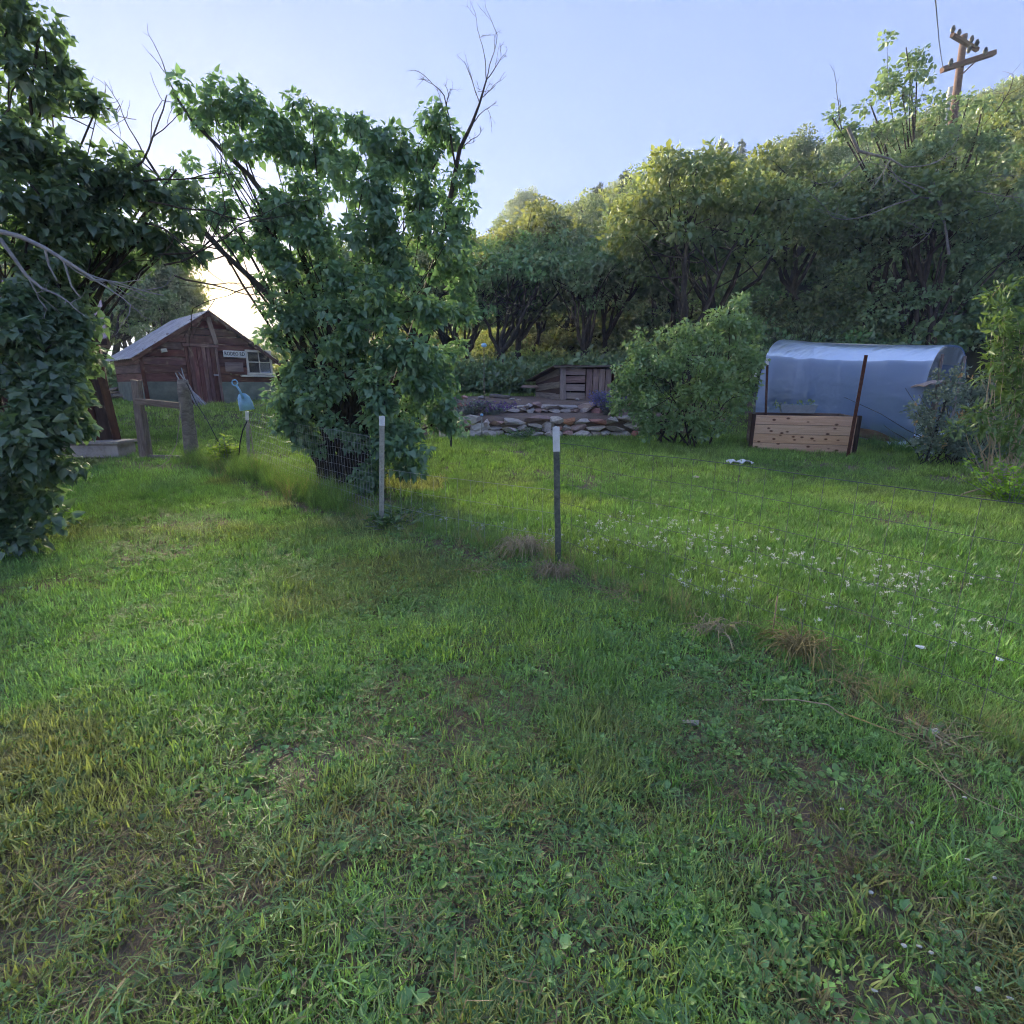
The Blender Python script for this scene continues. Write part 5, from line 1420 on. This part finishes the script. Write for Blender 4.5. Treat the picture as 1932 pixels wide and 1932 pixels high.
# ------------------------------------------------------------------ scattered ground cover
SRC = bpy.data.collections.new('cover_sources')
def source(name, V, F, mat, rn):
    me = mesh_of(name, V, F, mat, attrs={'rnd': rn}); o = bpy.data.objects.new(name, me); return o
def blade_geo(base, az, lean, L, w, bendy=.5, segs=3):
    """one strip blade: (segs+1)*2 - 1 verts"""
    d = np.array([math.cos(az), math.sin(az), 0]); s = np.array([-math.sin(az), math.cos(az), 0])
    V = []; th = lean; p = np.array(base, float)
    for k in range(segs + 1):
        ww = w * (1 - (k / segs) ** 1.6) * .5 * (0.75 + .25 * (k > 0))
        V += [p - s * ww, p + s * ww] if k < segs else [p]
        p = p + (d * math.sin(th) + np.array([0, 0, math.cos(th)])) * L / segs
        th += bendy / segs * 2
    F = []
    for k in range(segs - 1):
        a = 2 * k; F += [(a, a + 1, a + 3), (a, a + 3, a + 2)]
    a = 2 * (segs - 1); F.append((a, a + 1, a + 2))
    return np.array(V), np.array(F)
def tuft(seed, n, rad, Lr, wr, lean=(.05, .6), bendy=(.1, .7), segs=3, flat=False):
    q = np.random.default_rng(seed); Vs, Fs, R, o = [], [], [], 0
    for k in range(n):
        a = q.uniform(0, 6.283); r_ = rad * q.random() ** .5
        L = q.uniform(*Lr)
        if flat:
            V, F = blade_geo((r_ * math.cos(a), r_ * math.sin(a), q.uniform(.004, .03)), q.uniform(0, 6.283), q.uniform(1.25, 1.62), L, q.uniform(*wr), q.uniform(-.12, .22), segs)
        else:
            V, F = blade_geo((r_ * math.cos(a), r_ * math.sin(a), -.004), a + q.normal(0, .9), q.uniform(*lean), L, q.uniform(*wr), q.uniform(*bendy), segs)
        Vs.append(V); Fs.append(F + o); o += len(V); R += [q.random()] * len(V)
    return np.concatenate(Vs), np.concatenate(Fs), R
def rosette(seed, n, size, kind, rise=(.1, .7), rad=.02, stalk=0.0):
    q = np.random.default_rng(seed)
    a = q.uniform(0, 6.283, n); e = q.uniform(*rise, n)
    D = np.stack([np.cos(a), np.sin(a), e], -1)
    C = np.stack([rad * np.cos(a), rad * np.sin(a), .006 + stalk * q.random(n)], -1)
    V, F, r_ = leaves_geo(C, D, np.array([0, 0, 1]) + q.normal(0, .25, (n, 3)), size * q.uniform(.55, 1.2, n), kind)
    return V, F, r_
M_BLADE = leaf_mat('grass_blade', None, None, None, (1.15, 1.25, 0.5), 0.38, 0.03, tint=True)
M_FLOWER = leaf_mat('clover_flower', (0.62, 0.62, 0.58), (0.72, 0.72, 0.70), (0.8, 0.8, 0.78), (0.7, 0.7, 0.62), 0.25, 0.0)
KINDS = {}
def add_kind(key, objs):
    col_ = bpy.data.collections.new('cover_' + key)
    for o in objs: col_.objects.link(o)
    KINDS[key] = (col_, len(objs))
add_kind('short', [source(f'blade_tuft_{k}', *tuft(10 + k, 16, .045, (.022, .060), (.0032, .0068)), ) if False else source(f'blade_tuft_{k}', *tuft(10 + k, 16, .045, (.022, .060), (.0032, .0068))[:2], M_BLADE, tuft(10 + k, 16, .045, (.022, .060), (.0032, .0068))[2]) for k in range(6)])
def src_t(name, g): return source(name, g[0], g[1], M_BLADE, g[2])
add_kind('mid', [src_t(f'mid_tuft_{k}', tuft(40 + k, 18, .06, (.05, .12), (.003, .006), (.05, .5), (.2, .9))) for k in range(5)])
add_kind('tall', [src_t(f'tall_tuft_{k}', tuft(60 + k, 22, .06, (.16, .42), (.003, .007), (.05, .35), (.2, .9), 4)) for k in range(4)])
add_kind('clip', [src_t(f'clipping_{k}', tuft(80 + k, 14, .07, (.025, .085), (.0022, .005), flat=True)) for k in range(6)])
add_kind('weed', [src_t(f'weed_{k}', rosette(100 + k, 13, .028, 'oval', (.15, 1.0), .018, .02)) for k in range(3)] + [src_t(f'weedb_{k}', rosette(110 + k, 12, .042, 'lobed', (.05, .6), .012, .01)) for k in range(3)] + [src_t('weedc', rosette(120, 16, .020, 'heart', (.2, 1.2), .035, .035))])
add_kind('wide', [src_t(f'wide_tuft_{k}', tuft(140 + k, 10, .06, (.06, .15), (.007, .013), (.3, 1.1), (.3, 1.2))) for k in range(4)])
def flower_geo(seed):
    q = np.random.default_rng(seed)
    C = q.normal(0, .006, (16, 3)) + [0, 0, .075]
    V, F, r_ = leaves_geo(C, unit(C - [0, 0, .068]), q.normal(size=(16, 3)), np.full(16, .013), 'oval')
    V2, F2 = tube_geo([(0, 0, 0), (.004, 0, .07)], [.0012, .001], 3)
    F2t = np.concatenate([F2[:, [0, 1, 2]], F2[:, [0, 2, 3]]])
    return np.concatenate([V, V2]), np.concatenate([F, F2t + len(V)]), np.concatenate([r_, np.zeros(len(V2))])
add_kind('flower', [source(f'clover_head_{k}', *(lambda g: (g[0], g[1], M_FLOWER, g[2]))(flower_geo(160 + k))) for k in range(3)])
shrub_src = []
for k in range(4):
    q0 = rng; rng = np.random.default_rng(300 + k)
    cc = rng.normal(0, .32, (26, 3)) * [1, 1, .55] + [0, 0, .38]
    V, F, rn = clump_leaves(cc, .2, 20, .12, 'oval', .1)
    shrub_src.append(source(f'brush_{k}', V, F, M_OAK, rn)); rng = q0
add_kind('brush', shrub_src)
def scatter(name, key, X, Y, scale, tint, label, extra_rot=.12, dz=0.0):
    n = len(X); Z = height(X, Y) + dz
    me = bpy.data.meshes.new(name); me.vertices.add(n)
    me.vertices.foreach_set('co', np.stack([X, Y, Z], -1).astype(np.float32).ravel())
    q = rng
    rot = np.stack([q.normal(0, extra_rot, n), q.normal(0, extra_rot, n), q.uniform(0, 6.283, n)], -1)
    a = me.attributes.new('rot', 'FLOAT_VECTOR', 'POINT'); a.data.foreach_set('vector', rot.astype(np.float32).ravel())
    a = me.attributes.new('scl', 'FLOAT', 'POINT'); a.data.foreach_set('value', np.asarray(scale, np.float32))
    a = me.attributes.new('idx', 'INT', 'POINT'); a.data.foreach_set('value', q.integers(0, KINDS[key][1], n).astype(np.int32))
    t4 = np.concatenate([tint, np.ones((n, 1))], 1)
    a = me.attributes.new('tint', 'FLOAT_COLOR', 'POINT'); a.data.foreach_set('color', t4.astype(np.float32).ravel())
    o = bpy.data.objects.new(name, me); COL.objects.link(o)
    tag(o, label, kind='stuff')
    g = bpy.data.node_groups.new('scatter_' + name, 'GeometryNodeTree')
    g.interface.new_socket('Geometry', in_out='INPUT', socket_type='NodeSocketGeometry')
    g.interface.new_socket('Geometry', in_out='OUTPUT', socket_type='NodeSocketGeometry')
    gi = g.nodes.new('NodeGroupInput'); go = g.nodes.new('NodeGroupOutput')
    ip = g.nodes.new('GeometryNodeInstanceOnPoints'); ci = g.nodes.new('GeometryNodeCollectionInfo')
    ci.inputs['Collection'].default_value = KINDS[key][0]
    ci.inputs['Separate Children'].default_value = True; ci.inputs['Reset Children'].default_value = True
    ip.inputs['Pick Instance'].default_value = True
    def named(nm, ty):
        x = g.nodes.new('GeometryNodeInputNamedAttribute'); x.data_type = ty; x.inputs['Name'].default_value = nm; return x.outputs['Attribute']
    L = g.links.new
    L(gi.outputs[0], ip.inputs['Points']); L(ci.outputs[0], ip.inputs['Instance'])
    L(named('idx', 'INT'), ip.inputs['Instance Index']); L(named('rot', 'FLOAT_VECTOR'), ip.inputs['Rotation']); L(named('scl', 'FLOAT'), ip.inputs['Scale'])
    L(ip.outputs[0], go.inputs[0])
    md = o.modifiers.new('scatter', 'NODES'); md.node_group = g
    return o
def area_points(density, y0, y1, xpad=1.2, power=None):
    """points over the ground the picture takes in, at 'density' per square metre"""
    w = lambda y: 1.12 * (y * CP + CAM_H * SP) + .5
    A = (w(y0) + w(y1)) * (y1 - y0)
    n = int(A * density)
    Y = rng.uniform(y0, y1, n * 2); X = rng.uniform(-1, 1, n * 2) * w(y1)
    k = np.abs(X) < w(Y)
    return X[k][:n], Y[k][:n]
C_ = lambda *c: np.array(c, float)
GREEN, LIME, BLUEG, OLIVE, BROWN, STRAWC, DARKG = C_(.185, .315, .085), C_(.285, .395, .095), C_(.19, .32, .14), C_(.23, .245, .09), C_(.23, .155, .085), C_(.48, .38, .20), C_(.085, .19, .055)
def mixc(a, b, t): return a[None] * (1 - t[:, None]) + b[None] * t[:, None] if a.ndim == 1 else a * (1 - t[:, None]) + b[None] * t[:, None]
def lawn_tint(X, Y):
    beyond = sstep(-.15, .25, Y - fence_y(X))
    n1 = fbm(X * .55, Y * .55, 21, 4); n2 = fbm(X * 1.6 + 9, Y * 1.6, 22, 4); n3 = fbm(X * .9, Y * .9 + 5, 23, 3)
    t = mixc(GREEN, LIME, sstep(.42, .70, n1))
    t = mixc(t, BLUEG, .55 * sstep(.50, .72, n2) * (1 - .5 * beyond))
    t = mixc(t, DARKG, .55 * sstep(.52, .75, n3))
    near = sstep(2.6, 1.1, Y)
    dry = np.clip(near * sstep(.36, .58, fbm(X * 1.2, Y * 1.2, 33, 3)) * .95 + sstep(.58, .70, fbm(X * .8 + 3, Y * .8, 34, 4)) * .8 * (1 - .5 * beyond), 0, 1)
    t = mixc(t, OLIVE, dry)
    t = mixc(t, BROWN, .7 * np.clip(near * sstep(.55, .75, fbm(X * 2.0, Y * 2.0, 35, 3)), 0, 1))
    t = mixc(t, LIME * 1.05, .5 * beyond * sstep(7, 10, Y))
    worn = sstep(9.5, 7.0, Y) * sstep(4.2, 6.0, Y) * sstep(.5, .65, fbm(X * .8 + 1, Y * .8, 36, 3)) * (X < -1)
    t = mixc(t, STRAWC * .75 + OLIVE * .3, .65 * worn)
    return t * (1.18 + .32 * sstep(4.2, 1.8, Y))[:, None] * rng.uniform(.7, 1.3, (len(X), 1))  # near grass coloured brighter to offset the shade falling on it
def not_built(X, Y):
    k = terrace_mask(X, Y) < .4
    w_ = (X - S_C.x) * S_D.x + (Y - S_C.y) * S_D.y; f_ = (X - S_C.x) * S_N.x + (Y - S_C.y) * S_N.y
    k &= ~((w_ > xl) & (w_ < xr) & (f_ < .05) & (f_ > -3.5))
    c36, s36 = math.cos(math.radians(36)), math.sin(math.radians(36)); lx = (X - cx) * c36 + (Y - CY) * s36; ly = -(X - cx) * s36 + (Y - CY) * c36
    k &= ~((lx < .05) & (lx > -2.9) & (ly > -.4) & (ly < 2.4))
    k &= wood_mask(X, Y) < .75
    return k
def thin(X, Y, amount):
    return rng.random(len(X)) > amount * dirt_mask(X, Y)
parts = []
for (d_, y0, y1, sc) in ((1250, .75, 2.2, 1.0), (900, 2.2, 4.2, 1.1), (480, 4.2, 7.5, 1.35), (210, 7.5, 12.4, 1.7), (70, 12.4, 19, 2.2)):
    X, Y = area_points(d_, y0, y1)
    k = not_built(X, Y) & thin(X, Y, .88); X, Y = X[k], Y[k]
    parts.append((X, Y, sc * rng.uniform(.65, 1.35, len(X)) * (.75 + .6 * fbm(X * 2.2, Y * 2.2, 50, 2))))
X, Y, S = (np.concatenate([p[i] for p in parts]) for i in range(3))
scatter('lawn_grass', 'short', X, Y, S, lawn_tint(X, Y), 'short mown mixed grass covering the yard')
X, Y = area_points(70, .75, 12); k = not_built(X, Y) & (rng.random(len(X)) < .25 + .75 * sstep(.45, .65, fbm(X * 1.4, Y * 1.4, 55, 3))) & thin(X, Y, .6); X, Y = X[k], Y[k]
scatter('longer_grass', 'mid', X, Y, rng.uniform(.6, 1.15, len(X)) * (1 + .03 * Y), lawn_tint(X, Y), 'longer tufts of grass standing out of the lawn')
# cut clippings lie thick in swathes on the near side
X, Y = area_points(240, .75, 6.5); sw = sstep(.45, .62, fbm(X * 1.1 + 2, Y * 1.1, 61, 4))
k = (Y < fence_y(X) + .05) & (rng.random(len(X)) < .15 + .8 * sw) & not_built(X, Y); X, Y = X[k], Y[k]
tt = mixc(BLUEG * .95, GREEN, rng.random(len(X)) * .8); tt = mixc(tt, STRAWC * .8, (rng.random(len(X)) < .05) * .6)
tt = mixc(tt, BROWN * 1.1, (rng.random(len(X)) < .10) * .9)
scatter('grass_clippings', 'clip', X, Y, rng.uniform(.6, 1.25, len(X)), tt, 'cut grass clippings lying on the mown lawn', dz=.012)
X, Y = area_points(560, .75, 5.8); wd = sstep(.42, .62, fbm(X * .9 + 7, Y * .9, 71, 3)) * (.45 + .55 * np.exp(-((X - .5) / 1.7) ** 2))
k = (Y < fence_y(X) + .1) & (rng.random(len(X)) < .18 + .82 * wd) & not_built(X, Y); X, Y = X[k], Y[k]
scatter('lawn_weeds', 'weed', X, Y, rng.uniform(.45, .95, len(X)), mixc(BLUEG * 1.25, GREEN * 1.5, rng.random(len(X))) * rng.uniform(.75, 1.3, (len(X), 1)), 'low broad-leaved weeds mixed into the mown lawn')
X, Y = area_points(40, .8, 3.2); k = rng.random(len(X)) < sstep(.4, .7, fbm(X * 1.5, Y * 1.5 + 8, 77, 3)); X, Y = X[k], Y[k]
scatter('wide_blades', 'wide', X, Y, rng.uniform(.5, 1.05, len(X)), mixc(lawn_tint(X, Y), BLUEG, rng.random(len(X)) * .6), 'wide-bladed coarse grass in the near lawn')
# dead thatch and stalks lying on the worn patches
X, Y = area_points(420, .75, 5.5); dm = dirt_mask(X, Y)
k = (rng.random(len(X)) < .06 + .94 * sstep(.2, .55, dm)) & not_built(X, Y); X, Y = X[k], Y[k]
tt = mixc(BROWN, STRAWC * .75, rng.random(len(X)) ** 1.6) * rng.uniform(.6, 1.3, (len(X), 1))
scatter('dead_thatch', 'clip', X, Y, rng.uniform(.4, .95, len(X)), tt, 'dead brown thatch lying on the worn patches of lawn', dz=.004)
# tall unmown strip along the fence
n = 3600; X = rng.uniform(-6.0, 2.6, n); Y = fence_y(X) + rng.normal(.06, .17, n)
k = rng.random(n) < np.where(X < -1.8, .75, .38) * (.3 + .7 * sstep(.35, .6, fbm(X * 1.5, Y * 1.5, 81, 2))); X, Y = X[k], Y[k]
sc = rng.uniform(.45, 1.0, len(X)) * np.where(X < -2, 1.15, np.where(X > 1.2, .40, .58))
tt = mixc(GREEN * 1.1, LIME, rng.random(len(X))); tt = mixc(tt, STRAWC * .9, (rng.random(len(X)) < np.where(X < -2, .10, .3)) * 1.0)
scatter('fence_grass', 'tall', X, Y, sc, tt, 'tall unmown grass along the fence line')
# longer green grass just beyond the fence, weeds by the greenhouse
X = rng.uniform(.4, 5.5, 2600); Y = rng.uniform(1.5, 5.2, 2600); k = (Y > fence_y(X) + .05) & (Y < fence_y(X) + 1.5) & (rng.random(2600) < .8) & (np.abs(X) < 1.1 * Y + .6); X, Y = X[k], Y[k]
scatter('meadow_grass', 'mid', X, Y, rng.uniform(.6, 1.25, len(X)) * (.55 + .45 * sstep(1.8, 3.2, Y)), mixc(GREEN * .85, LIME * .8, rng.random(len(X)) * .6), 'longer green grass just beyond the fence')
X = rng.uniform(5.8, 9.2, 700); Y = rng.uniform(9.6, 12.4, 700); e = (X - gA.x) * gn.x + (Y - gA.y) * gn.y
k = (e > GW / 2 + .02) & (e < GW / 2 + .75); X, Y = X[k], Y[k]
scatter('greenhouse_grass', 'tall', X, Y, rng.uniform(.6, 1.2, len(X)), mixc(GREEN, DARKG, rng.random(len(X))), 'rank grass along the foot of the greenhouse')
# clover flowers
X = rng.uniform(-1.6, 4.4, 9000); Y = rng.uniform(2.6, 6.4, 9000)
c1 = np.exp(-(((X - 2.3) / 1.15) ** 2 + ((Y - 3.7) / .65) ** 2)) + .8 * np.exp(-(((X - 1.2) / .9) ** 2 + ((Y - 5.0) / .55) ** 2)) + .65 * np.exp(-(((X - .0 - (Y - 5.0) * -1.2) / .3) ** 2 + ((Y - 5.1) / .45) ** 2))
k = (Y > fence_y(X) + .35) & (rng.random(9000) < c1 * (.05 + .45 * sstep(.42, .62, fbm(X * 2.2, Y * 2.2, 91, 3)))); X, Y = X[k], Y[k]
scatter('clover_flowers', 'flower', X, Y, rng.uniform(.6, 1.0, len(X)), np.ones((len(X), 3)), 'white clover flowers dotting the lawn beyond the fence')
# understorey of the wood
X = rng.uniform(-30, 48, 9000); Y = rng.uniform(15.5, 60, 9000); s_ = .8 * X + .6 * Y - 18
k = (wood_mask(X, Y) > .5) & (np.abs(X) < 1.1 * Y + 2) & ~((np.abs(X - 2.2) < 2.6) & (Y < 18.2)) & (np.hypot(X - 8.4, Y - 12.5) > 3.0) & (np.hypot(X + 10.0, Y - 17.4) > 3.3); X, Y = X[k][:3200], Y[k][:3200]
Xf = rng.uniform(-3, 16, 900); Yf = rng.uniform(16.2, 22, 900); kf = (np.hypot(Xf - 8.4, Yf - 12.5) > 4.2) & ~((np.abs(Xf - 2.2) < 2.8) & (Yf < 18.2)) & (wood_mask(Xf, Yf) > .3); X = np.concatenate([X, Xf[kf][:420]]); Y = np.concatenate([Y, Yf[kf][:420]])
scatter('undergrowth', 'brush', X, Y, rng.uniform(.6, 1.7, len(X)), np.ones((len(X), 3)), 'leafy undergrowth among the trunks of the wood')

# ------------------------------------------------------------------ straw tufts, sticks and scraps on the lawn
def straw_tuft(label, u, v, n, L, hgt, mat, spread=1.0):
    c_ = ground_at(u, v); ls = []
    for k in range(n):
        a = rng.uniform(0, 6.283); d = rng.uniform(.3, 1) * L * spread
        b = np.array(c_) + np.array([rng.normal(0, .05), rng.normal(0, .05), 0])
        m_ = b + np.array([math.cos(a) * d * .4, math.sin(a) * d * .4, hgt * rng.uniform(.6, 1.2)])
        e = b + np.array([math.cos(a) * d, math.sin(a) * d, rng.uniform(0, .04)])
        ls.append((bez(b, m_, e, 5), np.linspace(.0036, .0018, 5)))
    V, F = tubes_geo(ls, 3)
    return tag(build('straw_tuft', V, F, mat, None), label, 'dry grass', 'dead grass tufts')
M_DEADG = rough_mat('dead_grass', [(0.2, (0.24, 0.18, 0.075)), (0.5, (0.40, 0.315, 0.14)), (0.85, (0.54, 0.45, 0.23))], 25, 0.85, 0.2, bump=0)
straw_tuft('bright straw bundle leaning in the grass left of the mid lawn post', 988, 1045, 150, .26, .26, M_STRAW)
straw_tuft('tan dead grass tuft at the foot of the mid lawn post', 1050, 1090, 90, .22, .2, M_DEADG)
straw_tuft('grey-brown dead grass tuft on the fence line in front of the clover', 1505, 1235, 120, .26, .2, M_DEADG)
straw_tuft('small dead grass tuft between the two straw tufts', 1345, 1195, 50, .2, .14, M_DEADG)
straw_tuft('matted dead grass between the post and the small tuft', 1180, 1130, 60, .24, .05, M_DEADG)
straw_tuft('matted dead grass on the dirt right of the grey-brown tuft', 1610, 1290, 60, .22, .05, M_DEADG)
straw_tuft('flattened straw on the bare dirt near the right edge', 1780, 1400, 50, .2, .04, M_DEADG)
straw_tuft('flattened dead grass left of the straw bundle', 905, 1080, 60, .24, .06, M_DEADG)
for pts, r0, lab in (([(1437, 1332), (1500, 1332), (1560, 1343), (1590, 1362)], .0035, 'long pale curved stalk lying on the near lawn'), ([(1590, 1358), (1660, 1385), (1720, 1408)], .003, 'second pale stalk in line with the curved one'), ([(1705, 1365), (1745, 1392), (1790, 1418)], .004, 'thin stick on the bare dirt at the right'), ([(1455, 1140), (1457, 1200)], .005, 'upright dry stem on the fence line'), ([(1720, 1440), (1830, 1520), (1932, 1570)], .0018, 'long dry grass stem at the right edge'), ([(1745, 1430), (1790, 1500), (1800, 1530)], .002, 'short dry grass stem slanting near the right edge')):
    q_ = []
    for k, (u, v) in enumerate(pts):
        if 'upright' in lab:
            g_ = ground_at(1457, 1200); q_.append((g_.x, g_.y, g_.z + (.26 if k == 0 else 0)))
        else:
            g_ = ground_at(u, v); q_.append((g_.x, g_.y, g_.z + .03))
    tag(rod('dry_stalk', q_, r0, M_STRAW, None, 5), lab, 'stalk')
def scrap(name, label, cat, u, v, s, mat, tall=.4, red=0, lift=.0):
    c_ = ground_at(u, v)
    o = stone(None, (c_.x, c_.y, c_.z + s * .12 + lift), (s, s * .7, s * tall), sr, red, name)
    if mat is not None:
        o.data = o.data.copy(); o.data.materials.clear(); o.data.materials.append(mat)
    return tag(o, label, cat)
scrap('field_stone', 'smooth grey stone half sunk in the near lawn', 'stone', 1303, 1372, .085, None, .5, 0, .015)
scrap('field_stone', 'pinkish flat stone lying on the mid lawn', 'stone', 1313, 905, .14, M_PINK_WOOD if False else None, .4, 0, .02)
scrap('field_stone', 'pale pebble on the bare dirt at the right', 'stone', 1762, 1386, .05, M_CREAM, .7, 0, .01)
for (u, v, lab) in [(1735, 1235, 'small white paper scrap on the grass right of the dead tuft'), (1880, 1258, 'flat white scrap on the grass at the right edge')]:
    scrap('paper_scrap', lab, 'paper', u, v, .07, M_WHITE, .15, 0, .035)
for k, (u, v) in enumerate([(1715, 1570), (1700, 1805), (1728, 1810), (1752, 1815), (1640, 1700), (1645, 1890), (1838, 1890), (1820, 1640), (1870, 1675), (1900, 1900), (1815, 1525), (1585, 1545)]):
    o = scrap('petal_fluff', 'tuft of white seed fluff on the near grass at the right', 'fluff', u, v, .017, M_CREAM, .6, 0, .03); o['group'] = 'white fluff in the near grass'
pr_ = ground_at(1395, 879); V = []; F = []
q0 = np.random.default_rng(3)
for i in range(12):
    for j in range(6):
        V.append((pr_.x - .20 + i * .036, pr_.y - .10 + j * .04, pr_.z + .05 + .05 * q0.random() + .02 * math.sin(i)))
F = [(i * 6 + j, i * 6 + j + 1, (i + 1) * 6 + j + 1, (i + 1) * 6 + j) for i in range(11) for j in range(5)]
sc_o = build('crumpled_bag', V, F, M_WHITE, None); tag(sc_o, 'crumpled white plastic bag lying on the far lawn', 'bag')
sol = sc_o.modifiers.new('thick', 'SOLIDIFY'); sol.thickness = .006
# blue lamps on stakes behind the lilac
for (u, v, vb, Y, s, lab) in [(913, 652, 715, 15.5, .075, 'small blue cap on a thin stake at the wood edge'), (790, 702, 760, 11.0, .11, 'blue pail glimpsed through the lilac leaves'), (909, 783, 815, 12.0, .035, 'tiny pale blue stake light among the grey-green herbs')]:
    b = at(u, vb, Y); b.z = gz(b.x, Y); t_ = at(u, v, Y)
    r = root('stake_light', lab, 'stake', b)
    rod('stake', [tuple(b), tuple(t_)], .012, M_GREY_WOOD if Y > 12 else M_STEEL, r, 6)
    rod('cap', [tuple(t_ - Vector((0, 0, s * .6))), tuple(t_), tuple(t_ + Vector((0, 0, s * .7))), tuple(t_ + Vector((0, 0, s * .95)))], [s * .8, s * 1.1, s * .9, s * .3], M_BLUE, r, 10)

# ------------------------------------------------------------------ thin haze, added to lift the dark hill with blue
def haze_box(density):
    m = bpy.data.materials.new('added_haze'); m.use_nodes = True
    nt = m.node_tree; nt.nodes.clear()
    out = nt.nodes.new('ShaderNodeOutputMaterial'); v = nt.nodes.new('ShaderNodeVolumePrincipled')
    v.inputs['Color'].default_value = (0.74, 0.87, 1.0, 1); v.inputs['Density'].default_value = density; v.inputs['Anisotropy'].default_value = 0.2
    nt.links.new(v.outputs[0], out.inputs['Volume'])
    x0, x1, y0, y1, z0, z1 = -310, 310, -70, 425, float(GZ.min()) - 1.0, HAZE_TOP
    V = [(x0, y0, z0), (x1, y0, z0), (x1, y1, z0), (x0, y1, z0), (x0, y0, z1), (x1, y0, z1), (x1, y1, z1), (x0, y1, z1)]
    o = build('haze', V, [(3, 2, 1, 0), (4, 5, 6, 7), (0, 1, 5, 4), (1, 2, 6, 5), (2, 3, 7, 6), (3, 0, 4, 7)], m)
    tag(o, 'thin bluish haze added over the yard and hill to lift the shade', kind='stuff')
bpy.context.view_layer.update()
HAZE_TOP = 1.0 + max((o.matrix_world @ Vector(c)).z for o in COL.objects if o.type == 'MESH' and o.name.split('.')[0] not in ('ground', 'overhead_wire') for c in o.bound_box)
haze_box(0.0016)
print('HAZE_TOP', HAZE_TOP)
